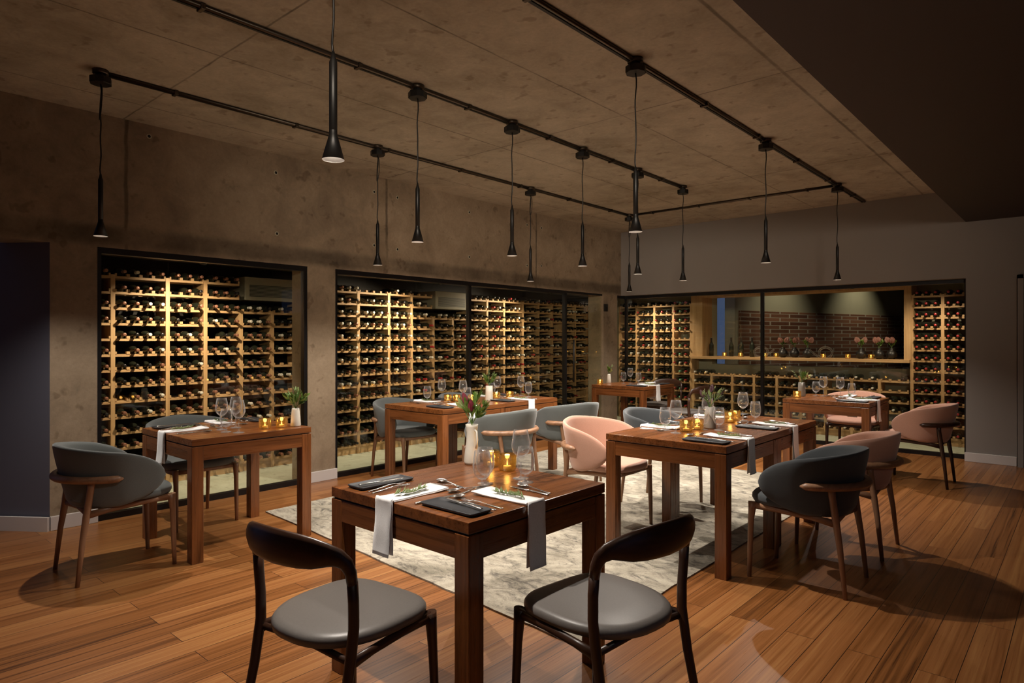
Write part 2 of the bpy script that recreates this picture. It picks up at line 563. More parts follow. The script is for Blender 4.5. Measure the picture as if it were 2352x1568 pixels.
# slanted dark wall beside the first pier
def slab(name, mat, a, b, th, z0, z1, parent=None, side=1):
    a = Vector((*a, 0)); b = Vector((*b, 0)); d = (b - a).normalized(); n = Vector((-d.y, d.x, 0)) * th * side
    m = MB(); rs = []
    for z in (z0, z1):
        for p in (a, b, b + n, a + n): rs.append((p.x, p.y, z))
    m.v = rs
    for q in ((0, 3, 2, 1), (4, 5, 6, 7), (0, 1, 5, 4), (1, 2, 6, 5), (2, 3, 7, 6), (3, 0, 4, 7)): m.face(q)
    return m.build(name, mat, parent)
struct(slab('wall_slanted', 'blue_grey_paint', (-5.5, 1.27), (-8.1, -0.66), 0.1, 0, 2.04, side=-1))
struct(slab('baseboard_slanted', 'white_trim', (-5.485, 1.265), (-8.085, -0.665), 0.02, 0, 0.1, side=1))
for nm, y0, y1 in (('baseboard_pier', 1.27, 1.565), ('baseboard_left', 3.29, 3.61), ('baseboard_corner', 8.28, 8.66)):
    sbox(nm, 'white_trim', -5.5, -5.478, y0, y1, 0, 0.1, bevel=0.003)
# grey wall with the wide cellar opening
w = MB()
w.box(-5.5, 3.2, 8.77, 8.97, 2.04, 3.03)
w.box(-1.03, -0.58, 8.77, 8.97, 0, 2.04)
w.box(0.50, 5.0, 8.77, 8.97, 0, 2.04)
struct(w.build('wall_back', 'grey_paint'))
sbox('baseboard_back', 'white_trim', -1.04, -0.58, 8.748, 8.77, 0, 0.1, bevel=0.003)
d = thing('door_1', 'tall brown wooden door in white frame at the end of the grey wall', 'door', (0, 8.70, 0))
d['kind'] = 'structure'
m = MB(); m.box(-0.57, -0.52, 0, 0.27, 0, 2.04); m.box(0.45, 0.50, 0, 0.27, 0, 2.04); m.box(-0.57, 0.5, 0, 0.05, 2.0, 2.04)
m.build('frame', 'grey_paint', d)
MB().box(-0.518, 0.448, 0.03, 0.068, 0.005, 2.0).build('leaf', 'door_wood', d)
m = MB(); m.tube([(-0.44, 0.03, 1.0), (-0.44, -0.03, 1.0), (-0.33, -0.03, 1.0)], 0.009); m.build('handle', 'steel', d)
# lounge window wall on the far side of the room
w = MB()
w.box(4.8, 5.0, -4.0, 8.77, 2.35, 2.66); w.box(4.8, 5.0, -4.0, 8.77, 0, 0.25)
for (y0, y1) in ((-4.0, -3.6), (-0.6, -0.2), (2.8, 8.77)): w.box(4.8, 5.0, y0, y1, 0.25, 2.35)
struct(w.build('wall_right', 'grey_paint'))
# cellar shell
sbox('floor_cellar', 'cellar_floor_concrete', -7.2, -5.57, 1.27, 10.4, -0.1, 0.0)
sbox('floor_cellar_back', 'cellar_floor_concrete', -5.57, 0.1, 8.97, 10.4, -0.1, 0.0)
sbox('ceiling_cellar', 'white_trim', -7.2, -5.78, 1.1, 10.4, 2.13, 2.2)
sbox('ceiling_cellar_back', 'white_trim', -5.78, 0.1, 8.97, 10.4, 2.13, 2.2)
sbox('wall_cellar_left', 'dark_back', -7.2, -6.86, 1.1, 10.4, 0, 2.13)  # plaster wall in little light; the shade is in its dark colour
sbox('wall_cellar_end', 'pine_z', -6.86, -5.78, 1.1, 1.27, 0, 2.13)
sbox('wall_cellar_right', 'cellar_plaster', 0.0, 0.1, 8.97, 10.4, 0, 2.13)
w = MB()
w.box(-6.86, -4.65, 10.2, 10.4, 0, 2.13); w.box(-1.83, 0.0, 10.2, 10.4, 0, 2.13)
w.box(-4.65, -1.83, 10.2, 10.4, 0, 0.95); w.box(-4.65, -1.83, 10.2, 10.4, 2.05, 2.13)
struct(w.build('wall_cellar_back', 'cellar_plaster'))
# room seen through the hatch
sbox('floor_kitchen', 'cellar_floor_concrete', -7.5, 0.6, 10.4, 19.0, -0.1, 0)
w = MB(); w.box(-6.2, -4.62, 10.45, 10.6, 0, 2.6); w.box(-5.9, -5.6, 10.6, 11.2, 0, 2.6)
bk = slab('wall_brick', 'brick', (-4.55, 11.15), (-2.35, 18.4), 0.2, 0, 1.86); struct(bk)
pl = slab('wall_kitchen', 'cellar_plaster', (-4.60, 11.16), (-2.40, 18.41), 0.15, 1.86, 3.0); struct(pl)
sbox('column_kitchen', 'cellar_plaster', -4.78, -4.60, 11.0, 11.2, 0, 3.0)
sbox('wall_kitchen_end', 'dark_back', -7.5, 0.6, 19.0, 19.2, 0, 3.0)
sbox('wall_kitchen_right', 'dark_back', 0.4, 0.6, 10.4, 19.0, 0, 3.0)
sbox('ceiling_kitchen', 'cellar_plaster', -5.0, 0.6, 10.4, 19.2, 3.0, 3.1)
for (x, y) in ((-3.3, 11.9), (-2.7, 14.3)):
    lamp('kitchen_downlight', 'SPOT', (x, y, 2.95), 45, (1.0, 0.86, 0.66), (x - 0.7, y + 0.2, 1.9), spot_size=math.radians(85), spot_blend=1.0, shadow_soft_size=0.04)

# glazing
def glazing(name, axis, pos, a0, a1, z1, posts, frame_a, clear=()):
    """framed fixed glass; axis 'y' runs along the concrete wall, 'x' along the grey wall"""
    r = bpy.data.objects.new(name, None); C.objects.link(r); r['kind'] = 'structure'
    def bx(m, u0, u1, t, zz0, zz1):
        if axis == 'y': m.box(pos - t, pos + t, u0, u1, zz0, zz1)
        else: m.box(u0, u1, pos - t, pos + t, zz0, zz1)
    m = MB()
    bx(m, a0, a1, 0.03, z1 - 0.045, z1); bx(m, a0, a1, 0.03, 0, 0.045)
    bx(m, a0, a0 + 0.03, 0.03, 0.045, z1 - 0.045); bx(m, a1 - 0.03, a1, 0.03, 0.045, z1 - 0.045)
    m.build('frame', 'black_frame', r)
    for p in posts:
        m = MB(); bx(m, p - 0.018, p + 0.018, 0.028, 0.045, z1 - 0.045); m.build('mullion', 'black_frame', r)
    edges = [a0 + 0.03] + sum([[p - 0.018, p + 0.018] for p in posts], []) + [a1 - 0.03]
    for i in range(0, len(edges), 2):
        m = MB(); bx(m, edges[i], edges[i + 1], 0.004, 0.045, z1 - 0.045); m.build('pane', 'pane_glass', r)
    return r
glazing('window_1', 'y', -5.54, 1.565, 3.30, 2.04, [], None)
glazing('window_2', 'y', -5.54, 3.60, 7.37, 2.04, [5.46], None)
glazing('window_3', 'x', 8.94, -5.52, -1.03, 2.04, [-3.35], None)
r = bpy.data.objects.new('door_2', None); C.objects.link(r); r['kind'] = 'structure'
MB().box(-5.546, -5.534, 7.40, 8.27, 0.01, 2.0).build('pane', 'pane_glass', r)
m = MB(); m.box(-5.56, -5.52, 7.37, 8.28, 2.015, 2.04); m.build('head_rail', 'black_frame', r)
m = MB(); m.tube([(-5.50, 7.52, 0.75), (-5.50, 7.52, 1.35)], 0.012)
for z in (0.8, 1.3): m.tube([(-5.50, 7.52, z), (-5.54, 7.52, z)], 0.008)
m.build('handle', 'black_metal', r)
r = bpy.data.objects.new('window_4', None); C.objects.link(r); r['kind'] = 'structure'
MB().box(-5.544, -5.536, 8.66, 8.91, 0.03, 2.0).build('pane', 'pane_glass', r)
m = MB(); m.box(-5.57, -5.51, 8.66, 8.91, 2.0, 2.04); m.box(-5.57, -5.51, 8.66, 8.91, 0, 0.03); m.build('frame', 'black_frame', r)
rd = thing('card_reader', 'small black card reader box mounted high on the pier by the glass door', 'card reader', (-5.5, 8.31, 1.78))
MB().box(0, 0.03, -0.03, 0.05, 0, 0.11).build('housing', 'black_metal', rd, bevel=0.004)
MB().box(0.03, 0.032, -0.01, 0.03, 0.07, 0.09).build('sensor', 'slate', rd)

# ---------------------------------------------------------------- ceiling conduits and pendants
def conduit(label, p0, p1, n):
    o = thing('ceiling_conduit', label, 'conduit', (p0[0], p0[1], 3.03), 0, 'ceiling conduits')
    dx, dy = p1[0] - p0[0], p1[1] - p0[1]; L = math.hypot(dx, dy); ux, uy = dx / L, dy / L
    m = MB()
    m.tube([(0, 0, -0.013), (dx, dy, -0.013)], 0.0125, 10)
    m.build('pipe', 'conduit_metal', o)
    m = MB(); T = Matrix.Rotation(math.atan2(uy, ux), 4, 'Z')
    m.box(0, L, 0.016, 0.034, -0.022, -0.001, T); m.build('cable_channel', 'black_metal', o)
    for i in range(n):
        s_ = L * (i + 0.5) / n
        T2 = Matrix.Translation((ux * s_, uy * s_, 0)) @ T
        m = MB(); m.box(-0.012, 0.012, -0.022, 0.04, -0.032, -0.001, T2); m.build('clip', 'conduit_metal', o, bevel=0.004)
conduit('dark ceiling conduit nearest the concrete wall, carrying four looped-cord pendants', (-4.61, 1.33), (-4.61, 7.56), 7)
conduit('dark ceiling conduit along the middle, carrying five pendants', (-3.32, 0.0), (-3.32, 6.55), 7)
conduit('dark ceiling conduit nearest the lowered soffit, carrying four pendants', (-2.03, 0.0), (-2.03, 8.70), 9)
conduit('thin crosswise ceiling conduit joining the two outer conduits near the grey wall', (-4.61, 7.585), (-2.03, 7.585), 4)

def make_pendant(loop):
    p = thing('pendant_lamp', '', 'pendant lamp', (0, 0, 0), 0, 'black cone pendant lamps')
    MB().lathe([(0, 3.004), (0.03, 3.004), (0.03, 2.985), (0.06, 2.983), (0.062, 2.98), (0.062, 2.945), (0.06, 2.942), (0, 2.942)], 8, smooth=False).build('canopy', 'black_metal', p)
    MB().lathe([(0, 3.03), (0.045, 3.03), (0.045, 3.004), (0, 3.004)], 16).build('junction_box', 'conduit_metal', p)
    pts = [(0.004 * math.sin(i * 0.9), 0.003 * math.sin(i * 1.3), 2.945 - i * (2.945 - 2.37) / 14) for i in range(15)]
    pts[0] = (0, 0, 2.945); pts[-1] = (0, 0, 2.37)
    MB().tube(pts, 0.0042, 8).build('cord', 'black_metal', p)
    MB().lathe([(0, 2.385), (0.005, 2.384), (0.009, 2.36), (0.0145, 2.345), (0.0145, 2.085), (0, 2.085)], 14).build('rod', 'black_metal', p)
    sh = MB().mat('black_metal').lathe([(0.0145, 2.10), (0.0150, 2.085), (0.040, 1.995)], 24, caps=False)
    sh.mat('shade_inside').lathe([(0.040, 1.995), (0.0385, 1.9955), (0.0135, 2.085), (0, 2.085)], 24, caps=False)
    s_ = sh.build('shade', None, p)
    MB().lathe([(0, 2.018), (0.024, 2.019), (0.022, 2.03), (0, 2.03)], 16).build('bulb', 'bulb', p)
    if loop:
        q = [(0.022 * math.sin(a) * (1 if a < PI else 0.35), 0.006 * math.cos(a), 2.93 - 0.21 * (1 - math.cos(a)) / 2) for a in [2 * PI * i / 18 for i in range(19)]]
        MB().tube(q, 0.0032, 6).build('cord_loop', 'black_metal', p)
    return p
pa = make_pendant(True); pb = make_pendant(False)
plab = {
 'A': ['over the end of the table by the concrete pier', 'with looped cord, before the second concrete pier', 'with looped cord, third along the row nearest the concrete wall', 'with looped cord, hanging by the far corner of the room'],
 'B': ['first along the middle conduit', 'second along the middle conduit', 'third along the middle conduit', 'fourth along the middle conduit, behind a nearer lamp', 'at the far end of the middle conduit'],
 'C': ['largest in view, hanging nearest over the front table', 'long and near, second along the conduit by the soffit', 'third along the conduit by the soffit', 'at the corner of the conduit by the grey wall']}
cnt = {'A': 0, 'B': 0, 'C': 0}; used = set()
for (x, y, r) in PENDANTS:
    lab = 'black cone pendant lamp ' + plab[r][cnt[r]]; cnt[r] += 1
    src = pa if r == 'A' else pb
    if src.name not in used:
        used.add(src.name); src.location = (x, y, 0); src['label'] = lab
    else:
        dup(src, lab, (x, y, 0))

# ---------------------------------------------------------------- tables
TW = 0.80
def make_table():
    o = thing('dining_table', '', 'table', (0, 0, 0), 0, 'square wooden dining tables')
    h = TW / 2
    MB().box(-h, h, -h, h, 0.710, 0.75).build('table_top', 'table_wood_y', o, bevel=0.0025)
    for nm, b in (('apron', (-h + 0.07, h - 0.07, -h + 0.002, -h + 0.024)), ('apron', (-h + 0.07, h - 0.07, h - 0.024, h - 0.002))):
        MB().box(*b, 0.618, 0.704).build(nm, 'table_wood_x', o, bevel=0.0015)
    for nm, b in (('apron', (-h + 0.002, -h + 0.024, -h + 0.07, h - 0.07)), ('apron', (h - 0.024, h - 0.002, -h + 0.07, h - 0.07))):
        MB().box(*b, 0.618, 0.704).build(nm, 'table_wood_y', o, bevel=0.0015)
    MB().box(-h + 0.01, h - 0.01, -h + 0.01, h - 0.01, 0.702, 0.712).build('sub_top', 'dark_wood_y', o)
    for sx in (-1, 1):
        for sy in (-1, 1):
            x0 = sx * (h - 0.07); x1 = sx * h; y0 = sy * (h - 0.07); y1 = sy * h
            MB().box(min(x0, x1), max(x0, x1), min(y0, y1), max(y0, y1), 0.0, 0.704).build('leg', 'table_wood_z', o, bevel=0.003)
    return o
T0 = make_table()
TABLES = [(-1.92, 1.90, 'square brown table in front, laid with a tall white vase, between two leather-seat chairs'),
          (-4.42, 2.04, 'square brown table by the concrete pier and first cellar window'),
          (-4.53, 4.16, 'near half of the long table beside the double cellar window'),
          (-4.53, 4.96, 'far half of the long table beside the double cellar window'),
          (-1.92, 3.92, 'near half of the long table standing on the rug edge among pink and grey chairs'),
          (-1.92, 4.72, 'far half of the long table standing on the rug edge among pink and grey chairs'),
          (-4.60, 7.64, 'square brown table in the far corner with wooden-backed chairs'),
          (-1.95, 7.22, 'square brown table before the wide back cellar window with two pink chairs')]
for i, (x, y, lab) in enumerate(TABLES):
    if i == 0: T0.location = (x, y, 0); T0['label'] = lab
    else: dup(T0, lab, (x, y, 0))

# ---------------------------------------------------------------- upholstered armchair (front = +y)
def make_armchair():
    o = thing('dining_armchair', '', 'chair', (0, 0, 0), 0, 'upholstered barrel dining chairs')
    # shell
    N = 44; seg = 18; rings = []
    for i in range(N + 1):
        s_ = -1 + 2 * i / N
        s_ = math.copysign(1 - (1 - abs(s_)) ** 1.35, s_) if abs(s_) < 1 else s_
        a = abs(s_)
        ang = s_ * math.radians(122)
        if abs(ang) <= PI / 2:
            bx, by = 0.275 * math.sin(ang), -0.245 * math.cos(ang)
            nx, ny = math.sin(ang), -math.cos(ang)
        else:
            e = (abs(ang) - PI / 2)
            bx, by = math.copysign(0.275 - 0.02 * e * e, s_), 0.33 * e
            nx, ny = math.copysign(1, s_), -0.08
        zt = 0.765 - 0.075 * a ** 1.4
        zb = 0.40 + 0.045 * a ** 2
        mid = 0.5 * (zt + zb) - 0.01 * a
        t0 = 0.62
        k = 1.0 if a < t0 else math.sqrt(max(0.0, 1 - ((a - t0) / (1 - t0)) ** 2.3))
        k = max(k, 0.05)
        hh = (zt - zb) / 2 * k
        th = 0.019 * (1 if k > 0.5 else max(0.4, k * 2))
        ring = []
        for j in range(seg):
            q = 2 * PI * j / seg
            cq, sq = math.cos(q), math.sin(q)
            cz = math.copysign(abs(cq) ** 0.55, cq); cn = math.copysign(abs(sq) ** 0.6, sq)
            z = mid + hh * cz
            lean = (z - 0.43) * (0.22 if z > 0.43 else 0.5)
            off = lean * (1 - 0.75 * a ** 2) - 0.02
            ring.append((bx + nx * (off + th * cn), by + ny * (off + th * cn), z))
        rings.append(ring)
    MB().rings(rings).build('backrest', 'grey_wool', o)
    # seat cushion
    def outline(sc):
        pts = []
        for k in range(40):
            a = 2 * PI * k / 40
            ca, sa = math.cos(a), math.sin(a)
            x = math.copysign(abs(ca) ** 0.7, ca) * 0.255
            y = math.copysign(abs(sa) ** 0.75, sa) * 0.265
            if y < 0: x *= 1 - 0.22 * (y / 0.265) ** 2
            pts.append((x * sc, y * sc + 0.02))
        return pts
    prof = [(0.90, 0.425), (0.97, 0.428), (1.0, 0.445), (0.995, 0.462), (0.96, 0.474), (0.85, 0.480), (0.5, 0.484), (0.15, 0.484)]
    MB().rings([[(x, y, z) for x, y in outline(sc)] for sc, z in prof]).build('seat', 'grey_wool', o)
    # frame
    m = MB()
    for sx in (-1, 1):
        m.sweep([(sx * 0.215, 0.235, 0.412), (sx * 0.216, 0.1, 0.408), (sx * 0.212, -0.1, 0.395), (sx * 0.203, -0.205, 0.380)], [(0.013, 0.020), (0.012, 0.016), (0.012, 0.016), (0.012, 0.022)], (1, 0, 0))
    m.sweep([(-0.215, 0.228, 0.412), (0, 0.235, 0.412), (0.215, 0.228, 0.412)], (0.012, 0.016), (0, 1, 0))
    m.sweep([(-0.205, -0.20, 0.385), (0, -0.19, 0.395), (0.205, -0.20, 0.385)], (0.012, 0.016), (0, 1, 0))
    m.build('seat_frame', 'walnut_y', o)
    for sx in (-1, 1):
        pts = [(sx * 0.215, 0.232, 0.428), (sx * 0.215, 0.236, 0.39), (sx * 0.215, 0.242, 0.33), (sx * 0.215, 0.248, 0.15), (sx * 0.215, 0.252, 0.0)]
        MB().sweep(pts, [(0.021, 0.026), (0.019, 0.021), (0.0165, 0.0165), (0.0145, 0.0145), (0.0115, 0.0115)], (1, 0, 0), 12).build('leg', 'walnut_z', o)
        pts = [(sx * 0.222, -0.185, 0.575), (sx * 0.214, -0.188, 0.52), (sx * 0.203, -0.205, 0.38), (sx * 0.209, -0.225, 0.25), (sx * 0.215, -0.252, 0.0)]
        MB().sweep(pts, [(0.021, 0.021), (0.018, 0.018), (0.017, 0.019), (0.0155, 0.0155), (0.0115, 0.0115)], (1, 0, 0), 12).build('leg', 'walnut_z', o)
    # bent arm rail behind the shell
    pts, nr, dm = [], [], []
    for i in range(33):
        s_ = -1 + i / 16
        ang = s_ * math.radians(80); a = abs(s_)
        if abs(ang) <= PI / 2: x, y, n_ = 0.306 * math.sin(ang), -0.298 * math.cos(ang), (math.sin(ang), -math.cos(ang), 0)
        else:
            e = abs(ang) - PI / 2; x, y, n_ = math.copysign(0.312 - 0.03 * e, s_), 0.30 * e, (math.copysign(1, s_), 0, 0)
        kk = 1 if a < 0.9 else math.sqrt(max(0.04, 1 - ((a - 0.9) / 0.1) ** 2))
        pts.append((x, y, 0.575)); nr.append(n_); dm.append((0.025 * kk, 0.021 * kk))
    MB().sweep(pts, dm, nr, 12).build('arm_rail', 'walnut_x', o)
    # brackets joining rail and rear legs
    return o
A0 = make_armchair()
PINK = {'grey_wool': 'pink_wool'}; 
DARKP = {'grey_wool': 'pink_wool', 'walnut_x': 'dark_wood_x', 'walnut_y': 'dark_wood_y', 'walnut_z': 'dark_wood_z'}
CHAR = {'grey_wool': 'charcoal_wool'}
ARM = [(-4.34, 1.33, 0, None, 'grey upholstered chair by the slanted dark wall, back turned, at the table by the pier'),
       (-5.03, 2.06, -90, None, 'grey upholstered chair between the first cellar window and its table'),
       (-5.05, 4.10, -90, None, 'grey upholstered chair at the near end of the double cellar window'),
       (-5.05, 4.95, -90, None, 'grey upholstered chair mostly hidden behind the long table by the cellar glass'),
       (-3.80, 4.14, 90, None, 'nearer of two grey chairs with backs turned at the long cellar-side table'),
       (-3.76, 5.02, 78, None, 'farther of two grey chairs with backs turned at the long cellar-side table'),
       (-2.64, 4.00, -90, PINK, 'pink upholstered chair with walnut legs on the rug, nearest to the front table'),
       (-2.65, 4.84, -90, CHAR, 'dark grey chair on the rug behind the pink chair, half hidden by table glasses'),
       (-1.20, 3.89, 90, CHAR, 'charcoal upholstered chair with its back turned beside the rug-edge table'),
       (-1.20, 4.69, 90, PINK, 'pink upholstered chair directly behind the charcoal chair'),
       (-1.21, 7.20, 90, DARKP, 'pink chair with dark legs before the red-capped bottle rack'),
       (-1.97, 7.98, 180, DARKP, 'pink chair facing forward behind the table at the back cellar window')]
for i, (x, y, a, sw, lab) in enumerate(ARM):
    if i == 0: A0.location = (x, y, 0); A0.rotation_euler = (0, 0, math.radians(a)); A0['label'] = lab
    else: dup(A0, lab, (x, y, 0.009 if 4 <= i <= 7 else 0.0), math.radians(a), None, sw)

# ---------------------------------------------------------------- bent-wood chair with leather seat (front = +y)
def make_woodchair():
    o = thing('bentwood_chair', '', 'chair', (0, 0, 0), 0, 'dark bentwood chairs')
    def outline(sc, yo=0.0):
        pts = []
        for k in range(48):
            a = 2 * PI * k / 48
            ca, sa = math.cos(a), math.sin(a)
            if sa >= 0:
                x = math.copysign(abs(ca) ** 0.5, ca) * 0.225; y = sa ** 0.55 * 0.20
            else:
                x = math.copysign(abs(ca) ** 0.8, ca) * 0.225; y = -abs(sa) ** 0.9 * 0.255
            pts.append((x * sc, y * sc + 0.02 + yo))
        return pts
    prof = [(0.93, 0.418), (0.985, 0.421), (1.0, 0.434), (0.995, 0.446), (0.965, 0.455), (0.88, 0.460), (0.5, 0.463), (0.12, 0.463)]
    MB().rings([[(x, y, z) for x, y in outline(sc)] for sc, z in prof]).build('seat', 'leather', o)
    m = MB()
    for sx in (-1, 1):
        m.sweep([(sx * 0.205, 0.19, 0.404), (sx * 0.208, 0.05, 0.402), (sx * 0.215, -0.08, 0.398), (sx * 0.222, -0.175, 0.392)], [(0.013, 0.018), (0.012, 0.015), (0.012, 0.015), (0.012, 0.02)], (1, 0, 0))
    m.sweep([(-0.205, 0.185, 0.404), (0, 0.19, 0.404), (0.205, 0.185, 0.404)], (0.012, 0.015), (0, 1, 0))
    m.sweep([(-0.222, -0.17, 0.393), (0, -0.165, 0.40), (0.222, -0.17, 0.393)], (0.012, 0.012), (0, 1, 0))
    m.build('seat_frame', 'dark_wood_y', o)
    for sx in (-1, 1):
        pts = [(sx * 0.205, 0.187, 0.42), (sx * 0.206, 0.192, 0.37), (sx * 0.207, 0.197, 0.30), (sx * 0.21, 0.203, 0.15), (sx * 0.212, 0.21, 0.0)]
        MB().sweep(pts, [(0.021, 0.024), (0.019, 0.020), (0.0165, 0.0165), (0.015, 0.015), (0.012, 0.012)], (1, 0, 0), 12).build('leg', 'dark_wood_z', o)
        pts = [(sx * 0.236, -0.180, 0.64), (sx * 0.237, -0.176, 0.58), (sx * 0.233, -0.172, 0.50), (sx * 0.226, -0.176, 0.42), (sx * 0.225, -0.20, 0.28), (sx * 0.228, -0.235, 0.12), (sx * 0.23, -0.265, 0.0)]
        MB().sweep(pts, [(0.0175, 0.0155), (0.0175, 0.015), (0.0175, 0.015), (0.018, 0.0155), (0.0165, 0.015), (0.0145, 0.0135), (0.012, 0.012)], (0, 1, 0), 12).build('leg', 'dark_wood_z', o)
    pts, dm, nr = [], [], []
    def add(x, y, z, t_, h_, n_): pts.append((x, y, z)); dm.append((t_, h_)); nr.append(n_)
    half = []
    # from the leg top round the bend into the rail (right half, mirrored)
    half.append((0.236, -0.180, 0.635, 0.0175, 0.0155, (0.15, -1, 0)))
    half.append((0.236, -0.186, 0.668, 0.0175, 0.018, (0.3, -1, 0)))
    half.append((0.230, -0.198, 0.697, 0.0170, 0.022, (0.5, -1, 0)))
    half.append((0.215, -0.216, 0.716, 0.0160, 0.028, (0.6, -1, 0)))
    half.append((0.190, -0.236, 0.724, 0.0150, 0.036, (0.6, -1, 0)))
    half.append((0.150, -0.256, 0.727, 0.0150, 0.047, (0.45, -1, 0)))
    half.append((0.100, -0.271, 0.729, 0.0150, 0.052, (0.3, -1, 0)))
    half.append((0.050, -0.279, 0.730, 0.0150, 0.054, (0.15, -1, 0)))
    for q in half: add(*q)
    add(0, -0.282, 0.730, 0.015, 0.055, (0, -1, 0))
    for (x, y, z, a, b, n_) in half[::-1]: add(-x, y, z, a, b, (-n_[0], n_[1], 0))
    MB().sweep(pts, dm, nr, 16).build('backrest', 'dark_wood_x', o)
    return o
B0 = make_woodchair()
WOODC = [(-1.87, 1.27, 6, 'dark bentwood chair with grey leather seat, at the near side of the front table'),
         (-1.265, 1.885, 83, 'dark bentwood chair with grey leather seat, turned sideways at the front table'),
         (-3.86, 7.66, 90, 'bentwood chair with open curved back beside the far corner table'),
         (-4.58, 8.34, 180, 'bentwood chair hidden behind the far corner table, only its back rail showing')]
for i, (x, y, a, lab) in enumerate(WOODC):
    if i == 0: B0.location = (x, y, 0); B0.rotation_euler = (0, 0, math.radians(a)); B0['label'] = lab
    else:
        dup(B0, lab, (x, y, 0), math.radians(a), None, None)

# ---------------------------------------------------------------- rug
q = [(-4.82, 2.53), (-1.69, 2.33), (-1.72, 6.62), (-4.95, 6.52)]
m = MB()
E_ = 24; top = []
for i in range(E_ + 1):
    for j in range(E_ + 1):
        u, v_ = i / E_, j / E_
        x = (q[0][0] * (1 - u) + q[1][0] * u) * (1 - v_) + (q[3][0] * (1 - u) + q[2][0] * u) * v_
        y = (q[0][1] * (1 - u) + q[1][1] * u) * (1 - v_) + (q[3][1] * (1 - u) + q[2][1] * u) * v_
        if i in (0, E_) or j in (0, E_): x += random.uniform(-.006, .006); y += random.uniform(-.006, .006)
        top.append((x, y))
n_ = E_ + 1
m.v = [(x, y, 0.009) for x, y in top] + [(x, y, 0.0) for x, y in top]
for i in range(E_):
    for j in range(E_):
        a = i * n_ + j; m.face((a, a + n_, a + n_ + 1, a + 1)); m.face((a + n_ * n_, a + 1 + n_ * n_, a + n_ + 1 + n_ * n_, a + n_ + n_ * n_))
rim = [i * n_ for i in range(n_)] + [E_ * n_ + j for j in range(1, n_)] + [i * n_ + E_ for i in range(E_ - 1, -1, -1)] + [j for j in range(E_ - 1, 0, -1)]
for a, b in zip(rim, rim[1:] + rim[:1]): m.face((a, b, b + n_ * n_, a + n_ * n_))
tag(m.build('rug', 'rug_pile'), 'large worn pale grey rug under the middle tables', 'rug')

# ---------------------------------------------------------------- tableware builders (local +y = away from the diner, z = 0 on the table)
ORD = ['first', 'second', 'third', 'fourth', 'fifth', 'sixth', 'seventh', 'eighth', 'ninth', 'tenth', 'eleventh', 'twelfth', 'thirteenth', 'fourteenth', 'fifteenth', 'sixteenth', 'seventeenth', 'eighteenth', 'nineteenth', 'twentieth']
def spoon_mb(L=0.19):
    m = MB(); w, l = 0.0195, 0.030; yb = L - l
    rs = []
    for k in range(7):
        s_ = 0.06 + 0.94 * k / 6
        rs.append([(w * s_ * math.sin(a), yb + l * s_ * math.cos(a), 0.0015 + 0.008 * s_ * s_) for a in [2 * PI * j / 18 for j in range(18)]])
    rs2 = [[(x * 0.97, yb + (y - yb) * 0.97, z + 0.0012) for x, y, z in r] for r in rs][::-1]
    m.rings(rs + rs2, loop=True)
    m.sweep([(0, yb - l + 0.003, 0.0085), (0, yb - l - 0.01, 0.010), (0, 0.10, 0.0075), (0, 0.05, 0.004), (0, 0.01, 0.0018), (0, 0, 0.0016)],
            [(0.0014, 0.004), (0.0017, 0.0028), (0.0015, 0.003), (0.0014, 0.0045), (0.0013, 0.0065), (0.001, 0.004)], (0, 0, 1), 10)
    return m
def fork_mb(L=0.20):
    m = MB()
    m.sweep([(0, 0, 0.0016), (0, 0.01, 0.0018), (0, 0.06, 0.004), (0, 0.11, 0.008), (0, 0.135, 0.0085), (0, 0.15, 0.006)],
            [(0.001, 0.004), (0.0013, 0.0065), (0.0014, 0.0042), (0.0016, 0.0026), (0.0014, 0.006), (0.0011, 0.0112)], (0, 0, 1), 10)
    for i in range(4):
        x = (i - 1.5) * 0.0058
        m.sweep([(x, 0.147, 0.0066), (x, 0.165, 0.0035), (x, 0.185, 0.0035), (x * 0.95, L, 0.007)], [(0.0011, 0.0019), (0.0011, 0.0017), (0.001, 0.0014), (0.0006, 0.0006)], (0, 0, 1), 6)
    return m
def knife_mb(L=0.215):
    m = MB()
    m.sweep([(0, 0, 0.004), (0, 0.004, 0.004), (0, 0.05, 0.004), (0, 0.09, 0.004), (0, 0.105, 0.004)],
            [(0.0025, 0.004), (0.0034, 0.0072), (0.003, 0.0062), (0.0026, 0.0052), (0.0014, 0.0046)], (0, 0, 1), 10)
    m.sweep([(0, 0.10, 0.004), (0.001, 0.13, 0.004), (0.0015, 0.17, 0.004), (0.000, 0.20, 0.004), (-0.004, L, 0.004)],
            [(0.0012, 0.005), (0.0009, 0.0085), (0.0008, 0.0095), (0.0007, 0.0075), (0.0005, 0.001)], (0, 0, 1), 10)
    return m
def plate_mb(w=0.055, l=0.135):
    def rr(sx, sy, z, r=0.016):
        pts = []
        for (cx_, cy_, a0) in ((sx - r, sy - r, 0), (-sx + r, sy - r, PI / 2), (-sx + r, -sy + r, PI), (sx - r, -sy + r, 1.5 * PI)):
            for k in range(5):
                a = a0 + k * PI / 8; pts.append((cx_ + r * math.cos(a), cy_ + r * math.sin(a), z))
        return pts
    return MB().rings([rr(w - .012, l - .012, 0), rr(w - .004, l - .004, 0.003), rr(w, l, 0.011), rr(w - .002, l - .002, 0.013), rr(w - .005, l - .005, 0.0115), rr(w - .012, l - .012, 0.008), rr(0.02, 0.03, 0.008)])
